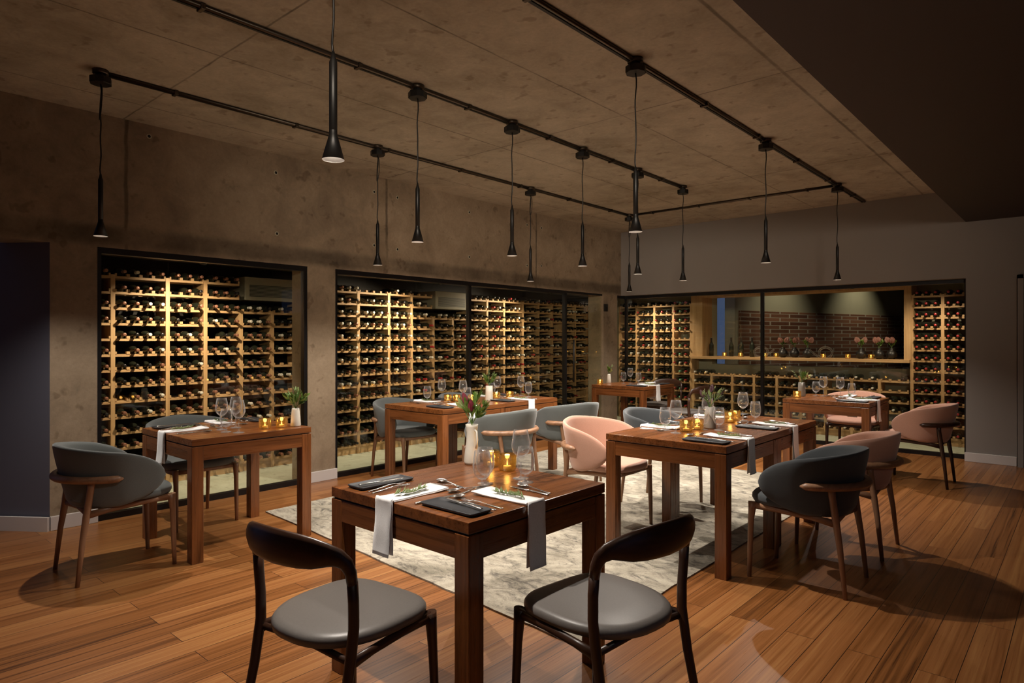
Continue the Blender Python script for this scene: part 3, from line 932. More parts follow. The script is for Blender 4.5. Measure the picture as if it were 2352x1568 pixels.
def napkin_mb(seed, hang=0.215):
    rn = random.Random(seed); m = MB(); w = 0.047
    def strip(off, th, hang_, splay, sh):
        path = []
        for k in range(13): path.append((0.27 - 0.27 * k / 12 + 0.0, 0.0 + off + 0.010 * math.exp(-((0.27 * k / 12) / 0.05) ** 2) * 0.6, 0, 1))
        r = 0.006 + off
        for k in range(1, 7):
            a = k / 6 * PI / 2; path.append((-r * math.sin(a), -0.006 + r * math.cos(a) + 0.006, math.sin(a), math.cos(a)))
        for k in range(1, 15):
            t_ = k / 14; path.append((-r - splay * t_ * t_, -hang_ * t_ , 1, 0))
        rs = []
        n_ = len(path)
        for i, (y, z, nx, nz) in enumerate(path):
            t_ = i / (n_ - 1)
            ww = w * (1.0 + 0.18 * max(0, 1 - i / 5)) * (1 + 0.03 * math.sin(i * 0.7 + seed))
            wave = 0.0012 * math.sin(i * 0.55 + seed)
            ring = []
            for j, (sx, tt) in enumerate([(-1, 0), (-0.5, 0), (0, 0), (0.5, 0), (1, 0), (1.015, 0.5), (1, 1), (0.5, 1), (0, 1), (-0.5, 1), (-1, 1), (-1.015, 0.5)]):
                d_ = th * tt + (wave if tt == 1 else 0) + 0.0008 * math.sin(sx * 4 + i * .4) * tt
                ring.append((sx * ww + sh + 0.006 * math.sin(t_ * 3 + seed) * t_, y - nx * d_, z + nz * d_))
            rs.append(ring)
        m.rings(rs)
    strip(0.0, 0.0035, hang * 0.97, -0.004, 0.003)
    strip(0.0037, 0.0035, hang, 0.012, 0.0)
    return m
def leaf(m, base, d, L, wd, up=(0, 0, 1), bend=0.25, n=4):
    base = Vector(base); d = Vector(d).normalized(); up = Vector(up)
    side = d.cross(up); side = side.normalized() if side.length > 1e-4 else Vector((1, 0, 0))
    nn = side.cross(d).normalized(); rs = []
    for i in range(n + 1):
        t_ = i / n; ww = wd * math.sin(PI * (0.12 + 0.86 * t_)) ** 0.8 * 0.5
        c = base + d * L * t_ + nn * (bend * L * t_ * t_)
        rs.append([c - side * ww + nn * ww * .3, c, c + side * ww + nn * ww * .3])
    m.rings(rs, closed=False)
def sprig_mb(seed):
    rn = random.Random(seed); m = MB()
    pts = [(0.010 * math.sin(k * 0.5), k * 0.016, 0.006 + 0.002 * math.sin(k)) for k in range(10)]
    m.tube(pts, 0.0013, 6)
    for k in range(110):
        t_ = k / 110 * 8.9; i = int(t_); f_ = t_ - i
        p = Vector(pts[i]).lerp(Vector(pts[i + 1]), f_); a = rn.uniform(-1, 1)
        leaf(m, p, (math.copysign(0.7, a) * abs(a) ** .3, 0.75, rn.uniform(-.05, .55)), rn.uniform(.020, .034), 0.0036, bend=rn.uniform(0, .3), n=2)
    return m
def goblet_mb():
    pr = [(0, 0.0), (0.032, 0.0), (0.033, 0.0015), (0.012, 0.005), (0.0055, 0.010), (0.0045, 0.020), (0.006, 0.030), (0.016, 0.036), (0.030, 0.050), (0.037, 0.072), (0.0385, 0.090), (0.036, 0.115), (0.031, 0.150)]
    inn = [(0.0302, 0.150), (0.0352, 0.115), (0.0377, 0.090), (0.0362, 0.072), (0.029, 0.051), (0.014, 0.0385), (0, 0.036)]
    return pr, inn
def wine_mb():
    pr = [(0, 0.0), (0.034, 0.0), (0.035, 0.0015), (0.012, 0.0045), (0.0045, 0.010), (0.0035, 0.03), (0.0035, 0.07), (0.005, 0.088), (0.018, 0.097), (0.033, 0.112), (0.0405, 0.135), (0.040, 0.155), (0.035, 0.185), (0.0305, 0.210)]
    inn = [(0.0297, 0.210), (0.0342, 0.185), (0.0392, 0.155), (0.0397, 0.135), (0.032, 0.1128), (0.017, 0.0985), (0, 0.094)]
    return pr, inn
PROTO = {}
def place(key, name, builder, mat, loc, rz, label, cat, group, bevel=0):
    if key not in PROTO:
        PROTO[key] = builder().build(name, mat).data
        o = [x for x in bpy.data.objects if x.data == PROTO[key]][0]
    else:
        o = bpy.data.objects.new(name, PROTO[key]); C.objects.link(o)
    o.location = loc; o.rotation_euler = (0, 0, rz)
    return tag(o, label, cat, group)
TZ = 0.7505
def setting(ex, ey, deg, where, i, rev=False, sh=0.0):
    rz = math.radians(deg); ca, sa = math.cos(rz), math.sin(rz)
    def P(u, v): return (ex + u * ca - v * sa, ey + u * sa + v * ca)
    G = 'places laid on the wooden tables'
    def put(key, name, b, mat, u, v, z, r, lab, cat):
        x, y = P(u, v); return place(key, name, b, mat, (x, y, TZ + z), rz + math.radians(r), lab + ' ' + where, cat, cat + 's on the tables')
    pu = -0.285 + sh
    put('plate', 'side_plate', plate_mb, 'slate', pu, 0.165, 0, 0, 'flat black rectangular plate at the', 'plate')
    put('knife', 'table_knife', knife_mb, 'steel', pu + 0.012, 0.045, 0.0135, -7, 'knife resting on the black plate at the', 'knife')
    put('fork', 'table_fork', fork_mb, 'steel', pu + 0.078, 0.04, 0, 5, 'outer fork beside the plate at the', 'fork')
    put('fork', 'table_fork', fork_mb, 'steel', pu + 0.110, 0.035, 0, 3, 'inner fork next to the napkin at the', 'fork')
    nm = 'napkin%d' % (i % 4)
    put(nm, 'napkin', lambda: napkin_mb(i % 4, 0.23 if i % 2 else 0.20), 'linen', -0.045 + sh, 0.0, 0.0005, 0, 'white napkin draped over the edge at the', 'napkin')
    put('sprig%d' % (i % 3), 'rosemary_sprig', lambda: sprig_mb(i % 3), 'sprig_green', -0.05 + sh, 0.045, 0.009, -8 + 5 * (i % 4), 'green rosemary sprig on the napkin at the', 'herb sprig')
    put('spoon', 'soup_spoon', spoon_mb, 'steel', 0.115 + sh, 0.05, 0, -6, 'soup spoon laid beside the knife at the', 'spoon')
    put('knife', 'table_knife', knife_mb, 'steel', 0.085 + sh, 0.035, 0, -3, 'dinner knife between napkin and spoon at the', 'knife')
    put('spoon', 'dessert_spoon', spoon_mb, 'steel', 0.04 + sh, 0.335, 0, 84, 'spoon above the napkin at the', 'spoon')
    put('fork', 'dessert_fork', fork_mb, 'steel', -0.135 + sh, 0.305, 0, -82, 'fork above the napkin at the', 'fork')
SETS = [(-1.92, 1.50, 0, 'near side of the front table'), (-1.52, 1.88, 90, 'sideways chair of the front table'),
        (-4.42, 1.64, 0, 'chair end of the table by the pier'), (-4.82, 2.06, -90, 'window side of the table by the pier'),
        (-4.93, 4.12, -90, 'first glass-side seat of the long cellar table'), (-4.93, 4.93, -90, 'second glass-side seat of the long cellar table'),
        (-4.13, 4.16, 90, 'first room-side seat of the long cellar table'), (-4.13, 4.98, 90, 'second room-side seat of the long cellar table'),
        (-2.32, 3.97, -90, 'pink chair of the rug-edge table'), (-2.32, 4.78, -90, 'dark chair across the rug-edge table'),
        (-1.52, 3.90, 90, 'charcoal chair of the rug-edge table'), (-1.52, 4.68, 90, 'pink chair behind the charcoal one'),
        (-4.20, 7.62, 90, 'open side of the corner table'), (-4.58, 8.04, 180, 'wall side of the corner table'),
        (-1.55, 7.18, 90, 'rack-side seat of the back table'), (-1.95, 7.62, 180, 'glass-side seat of the back table')]
for i, (x, y, a, wh) in enumerate(SETS): setting(x, y, a, wh, i)

# glassware
def glass(kind, x, y, label):
    g = 'stemware on the tables'
    if kind == 'w': pr, inn = wine_mb(); nm = 'wine_glass'; cat = 'wine glass'
    else: pr, inn = goblet_mb(); nm = 'water_goblet'; cat = 'water glass'
    if nm not in PROTO:
        k = 6 if kind == 'w' else 6
        r = thing(nm, label, cat, (x, y, TZ), 0, g)
        MB().lathe([(0, 0)] + pr[1:7] + [(0, pr[6][1])], 20).build('foot_and_stem', 'stem_foot', r)
        bowl = pr[7:] if kind != 'w' else pr[7:]
        MB().lathe([(0.0005, bowl[0][1] - 0.004)] + bowl + inn, 24).build('bowl', 'stem_glass', r)
        PROTO[nm] = r
    else: dup(PROTO[nm], label, (x, y, TZ))
GL = [('g', -1.84, 1.89, 'tulip water glass in front of the candles on the front table'), ('g', -1.885, 1.955, 'tulip water glass close behind another, by the candle on the front table'),
      ('w', -1.84, 2.13, 'tall wine glass by the candles at the far edge of the front table'), ('g', -1.775, 2.085, 'water glass standing before the tall wine glass on the front table'),
      ('w', -4.33, 1.96, 'wine glass first from the plate end on the table by the pier'), ('g', -4.20, 1.93, 'short water glass among the four on the table by the pier'),
      ('w', -4.36, 2.07, 'wine glass at the back of the cluster on the table by the pier'), ('w', -4.11, 1.97, 'wine glass nearest the candles on the table by the pier'),
      ('g', -4.80, 4.17, 'water glass nearest the end of the long cellar table'), ('w', -4.80, 4.36, 'wine glass behind the near napkin on the long cellar table'),
      ('w', -4.50, 4.36, 'wine glass between candles on the near half of the long cellar table'), ('g', -4.40, 4.32, 'water glass beside the room-side napkin on the long cellar table'),
      ('g', -4.66, 4.93, 'water glass just behind the vase on the long cellar table'), ('w', -4.72, 5.08, 'wine glass behind the vase on the long cellar table'),
      ('w', -4.56, 5.28, 'wine glass at the far end of the long cellar table'), ('g', -4.42, 5.24, 'water glass by the far room-side napkin of the long cellar table'),
      ('g', -2.11, 3.91, 'water glass over the far napkin on the rug-edge table'), ('w', -1.99, 3.83, 'wine glass beside the nearest candles on the rug-edge table'),
      ('g', -1.93, 4.10, 'water glass just left of the vase on the rug-edge table'), ('g', -1.84, 4.14, 'water glass in front of the vase on the rug-edge table'),
      ('w', -2.02, 4.36, 'wine glass behind the vase on the rug-edge table'), ('w', -1.92, 4.74, 'wine glass at the far half of the rug-edge table'), ('g', -1.82, 4.72, 'water glass at the far half of the rug-edge table'),
      ('g', -4.80, 7.72, 'water glass nearest the vase on the corner table'), ('w', -4.73, 7.78, 'wine glass in the middle of the corner table'), ('g', -4.60, 7.78, 'water glass nearest the napkin on the corner table'),
      ('g', -2.20, 7.40, 'water glass nearest the vase on the back table'), ('w', -2.12, 7.38, 'wine glass beside the vase on the back table'),
      ('w', -1.94, 7.33, 'wine glass near the pink chair back on the back table'), ('g', -1.84, 7.36, 'water glass in front of the pink chair on the back table')]
for g in GL: glass(*g)

# candle jars
def candle(x, y, z, label, sc=1.0, key='jar', w_=0.30):
    if key not in PROTO:
        r = thing('candle_jar', label, 'candle', (x, y, z), 0, 'amber glass candle jars')
        R_ = 0.041
        MB().lathe([(0, 0), (R_ * .86, 0), (R_ * 0.97, 0.006), (R_ * 1.03, 0.035), (R_ * 1.0, 0.068), (R_ * 0.95, 0.076), (R_ * 0.91, 0.076), (R_ * .95, 0.066), (R_ * .97, 0.036), (R_ * .91, 0.010), (R_ * .8, 0.006), (0, 0.006)], 28).build('jar', 'amber_glass', r)
        c_ = MB().lathe([(0, 0.007), (0.019, 0.007), (0.019, 0.021), (0.017, 0.022), (0, 0.021)], 18).build('tealight', 'wax', r)
        f_ = MB().lathe([(0, 0.023), (0.0025, 0.025), (0.0034, 0.029), (0.002, 0.037), (0, 0.042)], 10).build('flame', 'flame', c_)
        PROTO[key] = r
    else:
        r = dup(PROTO[key], label, (x, y, z))
    r.scale = (sc, sc, sc)
    lamp('candle_light', 'POINT', (x, y, z + 0.050 * sc), w_, (1.0, 0.60, 0.25), shadow_soft_size=0.012)
CAND = [(-2.12, 2.24, 'lit amber candle jar behind the water glass on the front table', 1.0), (-2.00, 2.22, 'lit amber candle jar nearest the tall wine glass on the front table', 1.0),
        (-4.15, 2.17, 'lit candle jar nearer the glasses on the table by the pier', 0.95), (-4.13, 2.28, 'lit candle jar nearer the vase on the table by the pier', 0.95),
        (-4.66, 4.31, 'clear candle jar in the near half of the long cellar table', 0.9), (-4.60, 4.37, 'amber candle jar touching the clear one on the long cellar table', 0.9),
        (-4.49, 4.47, 'amber candle jar behind the glass pair on the long cellar table', 0.9), (-4.50, 4.83, 'amber candle jar just beyond the vase on the long cellar table', 0.95), (-4.46, 4.99, 'tall amber candle jar second beyond the vase on the long cellar table', 0.95),
        (-1.97, 3.93, 'nearest amber candle jar on the rug-edge table', 1.0), (-1.96, 4.07, 'amber candle jar close to the vase on the rug-edge table', 0.95),
        (-1.95, 4.58, 'amber candle jar in the far half of the rug-edge table', 1.0), (-1.98, 4.74, 'farthest amber candle jar on the rug-edge table', 0.95),
        (-4.93, 7.34, 'single lit candle jar on the corner table', 0.9), (-2.26, 6.98, 'single lit candle jar on the back table', 0.95)]
for (x, y, l, sc) in CAND: candle(x, y, TZ, l, sc)

# vases and flowers
def vase(x, y, z, prof, mat, label, handle=False):
    r = thing('flower_vase', label, 'vase', (x, y, z), 0, 'flower vases')
    MB().lathe(prof, 24).build('body', mat, r)
    if handle:
        MB().tube([(0.026, -0.006, 0.165), (0.045, -0.012, 0.160), (0.050, -0.014, 0.12), (0.041, -0.012, 0.08)], 0.005, 8).build('handle', mat, r)
    return r
TALL = [(0, 0), (0.034, 0), (0.039, 0.012), (0.034, 0.06), (0.027, 0.11), (0.025, 0.15), (0.029, 0.178), (0.031, 0.19), (0.028, 0.19), (0.022, 0.15), (0.024, 0.11), (0.03, 0.06), (0, 0.02)]
SLIM = [(0, 0), (0.033, 0), (0.035, 0.005), (0.031, 0.06), (0.026, 0.115), (0.024, 0.125), (0.022, 0.12), (0.026, 0.06), (0, 0.012)]
STRT = [(0, 0), (0.037, 0), (0.039, 0.005), (0.036, 0.08), (0.034, 0.145), (0.031, 0.145), (0.033, 0.08), (0, 0.012)]
def stem(kind, x, y, z0, ang, tilt, L, label, seed=0, cat='flower', big=False):
    rn = random.Random(seed)
    r = thing('cut_flower' if kind != 'leafy' else 'cut_greenery', label, cat, (x, y, z0), 0, 'stems in the vases')
    d = Vector((math.cos(ang) * math.sin(tilt), math.sin(ang) * math.sin(tilt), math.cos(tilt)))
    k0 = 0.5 if kind != 'leafy' else 0.35
    base = Vector((-d.x, -d.y, 0)) * 0.012 + Vector((0, 0, -0.07))
    pts = [base, Vector((0, 0, 0)) + d * 0.0, d * L * .5 + Vector((d.x, d.y, 0)) * .1 * L, d * L + Vector((d.x, d.y, 0)) * 0.3 * L]
    MB().tube(pts, 0.0022, 6).build('stalk', 'stem_green', r)
    tip = pts[3]; dd = (pts[3] - pts[2]).normalized()
    side = dd.orthogonal().normalized(); s2 = dd.cross(side)
    lf = MB()
    for k in range({'leafy': 26, 'protea': 9, 'coral': 9, 'wisp': 30}[kind]):
        t_ = rn.uniform(k0 if kind != 'wisp' else .3, 1.0); p = pts[1].lerp(pts[2], t_ * 2) if t_ < .5 else pts[2].lerp(pts[3], t_ * 2 - 1)
        a = rn.uniform(0, 2 * PI); o_ = side * math.cos(a) + s2 * math.sin(a)
        if kind == 'wisp': leaf(lf, p, dd * 1.0 + o_ * rn.uniform(.5, 1.1), rn.uniform(.012, .03), 0.004, o_, 0.2, 2)
        else: leaf(lf, p, dd * rn.uniform(.8, 1.4) + o_, rn.uniform(.035, .06), rn.uniform(.012, .019), o_, -0.2, 4)
    lf.build('leaves', {'leafy': 'green_leaf', 'protea': 'green_leaf', 'coral': 'pale_leaf', 'wisp': 'sage_leaf'}[kind], r)
    if kind == 'leafy':
        b = MB()
        for k in range(14):
            a = rn.uniform(0, 2 * PI); o_ = side * math.cos(a) + s2 * math.sin(a)
            leaf(b, tip - dd * 0.01, dd * 1.5 + o_ * rn.uniform(.2, .7), rn.uniform(.025, .045), .009, o_, -.15, 3)
        b.build('tip_tuft', 'pale_leaf', r)
    if kind in ('protea', 'coral'):
        b = MB(); R_, H_ = (0.016, 0.055) if kind == 'protea' else (0.010, 0.032)
        if big: R_, H_ = 0.044, 0.075
        for lay in range(3):
            for k in range(8):
                a = 2 * PI * (k + lay * .5) / 8; o_ = side * math.cos(a) + s2 * math.sin(a)
                leaf(b, tip + o_ * R_ * (.35 + .1 * lay) - dd * .008, dd * 1.6 + o_ * (0.62 - 0.22 * lay), H_ * (0.8 + .13 * lay), R_ * 1.15, o_, -0.28, 4)
        b.lathe([(0, 0), (R_ * .7, H_ * .2), (R_ * .55, H_ * .6), (0, H_ * .85)], 10, T=Matrix.Translation(tip - dd * .008) @ dd.to_track_quat('Z', 'Y').to_matrix().to_4x4())
        b.build('bloom', kind if kind in M else ('red_bloom' if kind == 'protea' else 'coral_bloom'), r)
    return r
vz = TZ
vase(-2.235, 2.225, vz, TALL, 'white_ceramic', 'tall white handled vase of red flowers at the far corner of the front table', True)
for i, (k, a, ti, L, l) in enumerate([('protea', 3.6, .22, .11, 'dark red bloom upright in the tall white vase'), ('protea', 5.2, .12, .075, 'shorter dark red bloom in the middle of the tall white vase'),
        ('coral', 3.2, .55, .10, 'coral bud leaning out toward the cellar from the tall white vase'), ('coral', .4, .45, .10, 'coral bud among green leaves in the tall white vase'), ('leafy', .2, .5, .11, 'broad green leaf stem leaning from the tall white vase'), ('leafy', 1.9, .25, .13, 'upright green leaf stem at the back of the tall white vase')]):
    stem(k, -2.235, 2.225, vz + .19, a, ti, L, l, i)
vase(-4.13, 2.385, vz, SLIM, 'white_ceramic', 'small white vase of green leaves on the table by the pier')
for i, (k, a, ti, L, l) in enumerate([('leafy', 3.5, .55, .10, 'leafy stem leaning toward the candles on the table by the pier'), ('leafy', .6, .5, .10, 'leafy stem leaning toward the pillar on the table by the pier'), ('leafy', 2, .12, .12, 'tallest leafy stem on the table by the pier'), ('leafy', 5.0, .3, .09, 'leafy stem facing the room on the table by the pier')]):
    stem(k, -4.13, 2.385, vz + .12, a, ti, L, l, 10 + i, 'leafy stem')
vase(-4.44, 4.66, vz, STRT, 'white_ceramic', 'pale vase of green stems in the middle of the long cellar table')
for i, (k, a, ti, L, l) in enumerate([('leafy', 3.8, .3, .10, 'broad leafy stem leaning to the glass in the pale vase'), ('leafy', .8, .4, .10, 'broad leafy stem leaning to the room in the pale vase'), ('wisp', 2.4, .2, .17, 'seeded sage stem rising tall from the pale vase'), ('wisp', 5.4, .15, .17, 'seeded sage stem at the front of the pale vase'), ('wisp', .3, .3, .15, 'seeded sage stem leaning away in the pale vase')]):
    stem(k, -4.44, 4.66, vz + .142, a, ti, L, l, 20 + i, 'leafy stem')
vase(-1.93, 4.20, vz, STRT, 'grey_ceramic', 'rough grey vase of dark flowers in the middle of the rug-edge table')
for i, (k, a, ti, L, l) in enumerate([('protea', .6, .5, .10, 'dusky bloom leaning toward the wine glass in the grey vase'), ('protea', 1.6, .2, .11, 'dusky bloom upright in the grey vase'), ('protea', 3.4, .4, .08, 'dusky bloom leaning to the pink chair in the grey vase'), ('wisp', .4, .5, .15, 'feathery stem leaning out of the grey vase'), ('wisp', 4.2, .3, .11, 'short feathery stem in the grey vase')]):
    r = stem(k, -1.93, 4.20, vz + .142, a, ti, L, l, 30 + i)
    for ch in r.children:
        if ch.name.startswith('bloom'): ch.data.materials[0] = M['dusky_bloom']
        if ch.name.startswith('leaves') and k == 'protea': ch.data.materials[0] = M['sage_leaf']
vase(-5.00, 7.66, vz, SLIM, 'white_ceramic', 'small pale vase of sprigs on the corner table by the pier')
for i, (k, a, ti, L, l) in enumerate([('wisp', 2.5, .35, .14, 'airy sprig leaning to the glass door on the corner table'), ('wisp', .2, .3, .13, 'airy sprig leaning to the glasses on the corner table'), ('leafy', 5, .15, .08, 'short leafy stem on the corner table'), ('coral', .5, .4, .05, 'tiny coral bud on the corner table')]):
    stem(k, -5.00, 7.66, vz + .12, a, ti, L, l, 40 + i)
vase(-2.29, 7.22, vz, STRT, 'grey_ceramic', 'grey tapered vase of mixed greens on the back table')
for i, (k, a, ti, L, l) in enumerate([('wisp', 3.6, .5, .14, 'feathery stem leaning to the candle on the back table'), ('leafy', 1, .15, .09, 'green leaf stem upright on the back table'), ('coral', .3, .5, .08, 'coral bloom leaning to the wine glasses on the back table'), ('wisp', 4.6, .25, .15, 'tall feathery stem on the back table')]):
    stem(k, -2.29, 7.22, vz + .142, a, ti, L, l, 50 + i)

# ---------------------------------------------------------------- wine racks (local x = width, front at y = 0, +y into the rack)
PITCH, Z0 = 0.14, 0.10
_shelf = {}
def shelf_mesh(wd, n):
    k = (round(wd, 3), n)
    if k not in _shelf:
        m = MB(); m.box(0, wd, 0.0, 0.15, -0.022, 0.0); m.box(0, wd, 0.22, 0.24, -0.022, 0.0)
        for j in range(n + 1):
            x = j * wd / n
            m.box(max(0, x - 0.014), min(wd, x + 0.014), -0.004, 0.03, 0.0, 0.024)
        o = m.build('shelf', 'pine_x'); _shelf[k] = o.data; bpy.data.objects.remove(o)
    return _shelf[k]
UPW = 0.036
_up = {}
def upright_mesh(h):
    if h not in _up:
        o = MB().box(-UPW / 2, UPW / 2, -0.006, 0.25, 0.0, h).build('upright', 'pine_z'); _up[h] = o.data; bpy.data.objects.remove(o)
    return _up[h]
def child(name, me, par, loc):
    o = bpy.data.objects.new(name, me); C.objects.link(o); o.parent = par; o.location = loc; return o
BOT = []
def bay(orig, rz, wd, n, top, label, where, caps, last=False, fill=0.95, first_row=0, on_top=True):
    """one rack bay; wd between upright centres; n bottles per shelf; top = index of its highest shelf"""
    r = thing('wine_rack', label, 'wine rack', (orig[0], orig[1], 0.0), rz, 'pine wine rack bays')
    h = round(Z0 + PITCH * top + 0.012, 3)
    child('upright', upright_mesh(h), r, (0, 0, 0))
    if last: child('upright', upright_mesh(h), r, (wd, 0, 0))
    sw = wd - UPW
    sm = shelf_mesh(sw, n)
    p_ = MB().box(UPW / 2, wd - UPW / 2, 0.012, 0.24, 0.0, Z0 - 0.022).build('plinth', 'pine_x', r)
    for k in range(top + 1):
        child('shelf', sm, r, (UPW / 2, 0, Z0 + PITCH * k))
        if k == top and not on_top: continue
        rowskip = random.random() < 0.02
        for j in range(n):
            if rowskip or random.random() > fill: continue
            lx = UPW / 2 + sw * (j + 0.5) / n; ly = random.uniform(0.205, 0.225)
            ca, sa = math.cos(rz), math.sin(rz)
            BOT.append(((orig[0] + lx * ca - ly * sa, orig[1] + lx * sa + ly * ca, Z0 + PITCH * k + 0.037), rz, caps(k, j), where, top - k, j))
    return r
def caps_l(yc):
    def f(k, j):
        r = random.random()
        if yc < 3.6: return 'cap_copper' if r < .7 else ('cap_black' if r < .9 else 'cap_white')
        if yc < 5.4: return 'cap_white' if (k > 4 and r < .5) else ('cap_black' if r < .8 else 'cap_copper')
        return 'cap_black' if r < .62 else ('cap_red' if r < .78 else 'cap_white')
    return f
UL = [1.24, 1.61, 1.97, 2.43, 2.78, 3.14, 3.48, 3.81, 4.23, 4.57, 5.02, 5.38, 5.75, 6.10, 6.42, 6.78, 7.14, 7.57, 7.95, 8.30, 8.62, 8.93, 9.27, 9.60]
n1 = n2 = 0
for i in range(len(UL) - 1):
    y0, y1 = UL[i], UL[i + 1]; yc = (y0 + y1) / 2
    n = 4 if y1 - y0 > 0.42 else 3
    top = 11 if (3.1 < yc < 3.8 or 5.75 < yc < 6.42) else 13
    if yc < 3.81: wh = ORD[n1] + ' bay behind first window'; n1 += 1
    else: wh = ORD[n2] + ' bay behind double window'; n2 += 1
    bay((-6.5, y0), PI / 2, y1 - y0, n, top, 'tall pine wine rack full of bottles, ' + wh.replace('bay', 'bay along'), wh, caps_l(yc), i == len(UL) - 2)
UB = [-6.20, -5.86, -5.515, -5.167, -4.85]
for i in range(4):
    cf = (lambda k, j: ['cap_red', 'cap_green', 'cap_red'][j] if random.random() < .9 else 'cap_white') if i == 3 else (lambda k, j: random.choice(['cap_black', 'cap_black', 'cap_black', 'cap_white', 'cap_red']))
    bay((UB[i], 9.85), 0, UB[i + 1] - UB[i], 3, 13, 'tall pine wine rack, ' + ORD[i] + ' from the corner behind the wide back window', ORD[i] + ' corner bay behind wide window', cf, i == 3)
ULO = [-4.81, -4.50, -4.16, -3.82, -3.48, -3.14, -2.80, -2.46, -2.12, -1.76]
for i in range(9):
    bay((ULO[i], 9.85), 0, ULO[i + 1] - ULO[i], 3, 5, 'low pine wine rack under the hatch shelf, ' + ORD[i] + ' from the tall corner racks', ORD[i] + ' low bay under hatch shelf', lambda k, j: random.choice(['cap_black', 'cap_black', 'cap_black', 'cap_white']), False, 0.93, on_top=i not in (1, 2))
URR = [-1.74, -1.40, -1.06, -0.72]
for i in range(3):
    bay((URR[i], 9.85), 0, 0.34, 3, 13, 'tall pine wine rack of red-capped bottles, ' + ORD[i] + ' from the hatch', ORD[i] + ' red-capped bay beyond hatch', lambda k, j: 'cap_red', i == 2, 1.0)

# bottles: profile along z, base at z = 0
BODY = [(0, 0.004), (0.030, 0.0), (0.0365, 0.004), (0.0368, 0.17), (0.034, 0.19), (0.022, 0.212), (0.0145, 0.228), (0.0135, 0.24)]
CAPP = [(0.0137, 0.238), (0.0143, 0.242), (0.0143, 0.288), (0.0155, 0.290), (0.0155, 0.297), (0.013, 0.299), (0, 0.299)]
body_me = MB().lathe(BODY + [(0, 0.24)], 16).build('wine_bottle', 'bottle_glass'); bpy.data.objects.remove(body_me) if False else None
proto_body = body_me.data; bpy.data.objects.remove(body_me)
lab_o = MB().lathe([(0.0369, 0.05), (0.0372, 0.052), (0.0372, 0.13), (0.0369, 0.132)], 16, caps=False).build('label', 'linen'); proto_lab = lab_o.data; bpy.data.objects.remove(lab_o)
proto_cap = {}
for c_ in ('cap_white', 'cap_red', 'cap_copper', 'cap_green', 'cap_black'):
    o = MB().lathe([(0, 0.238)] + CAPP, 12).build('capsule', c_); proto_cap[c_] = o.data; bpy.data.objects.remove(o)
CNAME = {'cap_white': 'white', 'cap_red': 'red', 'cap_copper': 'copper', 'cap_green': 'green', 'cap_black': 'black'}
def seen(p):
    x, y, z = p
    if z > 1.99: return False
    if x < -6.0 and y < 9.85:
        t_ = 5.5 / -x; yy = y * t_
        return (1.62 < yy < 3.25) or (3.66 < yy < 8.2)
    t_ = 8.9 / y; xx = x * t_
    return -5.45 < xx < -1.08
def cost(b):
    x, y, z = b[0]; d_ = math.hypot(x, y)
    return d_ + (0 if seen(b[0]) else 100) + (1.6 if z < 0.5 else 0)
BOT.sort(key=cost)
rot = {}
for k, (p, rz, cp, wh, row, j) in enumerate(BOT[:300]):
    o = bpy.data.objects.new('wine_bottle', proto_body); C.objects.link(o)
    o.location = p
    o.rotation_euler = (PI / 2, random.uniform(0, 6.28), rz)
    o.rotation_euler = (PI / 2, 0, rz)
    tag(o, 'bottle with %s cap, %s in %s row down of %s' % (CNAME[cp], ORD[j], ORD[row], wh), 'wine bottle', 'wine bottles in the racks')
    child('capsule', proto_cap[cp], o, (0, 0, 0))
mass = MB()
for (p, rz, cp, wh, row, j) in BOT[300:]:
    T = Matrix.Translation(p) @ Matrix.Rotation(rz, 4, 'Z') @ Matrix.Rotation(PI / 2, 4, 'X')
    mass.mat('bottle_glass').lathe(BODY[1:], 10, T=T)
    mass.mat(cp).lathe(CAPP[1:], 8, T=T)
tag(mass.build('wine_bottles'), 'all the remaining dark wine bottles lying in the farther cellar racks', 'wine bottles', None, 'stuff')

# hatch lining, shelf and the things on it
m = MB(); m.box(-4.845, -4.65, 9.84, 10.2, 1.085, 2.1); m.box(-1.83, -1.745, 9.84, 10.2, 1.085, 2.1); m.box(-4.65, -1.83, 9.84, 10.2, 2.03, 2.1)
struct(m.build('trim_1', 'pine_z'))
sh = MB().box(-4.83, -1.76, 9.80, 10.42, 1.045, 1.085).build('hatch_shelf', 'pine_x', bevel=0.002)
tag(sh, 'long pine serving shelf across the kitchen hatch behind the back glass', 'shelf')
SZ = 1.0855
def upbottle(x, y, label):
    o = bpy.data.objects.new('standing_bottle', proto_body); C.objects.link(o); o.location = (x, y, SZ); tag(o, label, 'bottle', 'bottles standing on the hatch shelf')
    child('capsule', proto_cap['cap_black'], o, (0, 0, 0))
upbottle(-4.56, 9.98, 'dark bottle standing beside the pine panel on the hatch shelf'); upbottle(-4.26, 10.05, 'dark bottle behind the first shelf candle'); upbottle(-4.07, 9.98, 'dark bottle behind the second shelf candle'); upbottle(-3.90, 9.98, 'dark bottle next to the coiled glass decanter')
for (x, y, l) in ((-4.32, 9.93, 'first small candle from the pine panel on the hatch shelf'), (-4.05, 9.90, 'second small candle from the pine panel on the hatch shelf'), (-3.68, 9.92, 'shelf candle inside the first glass coil'), (-3.56, 10.05, 'tiny shelf candle just after the first glass coil'),
                  (-2.85, 9.92, 'shelf candle inside the second glass coil'), (-2.53, 9.93, 'shelf candle between coil and round vases'), (-2.26, 10.02, 'last shelf candle before the paired dark vases')):
    candle(x, y, SZ, l, 0.85, w_=0.16)
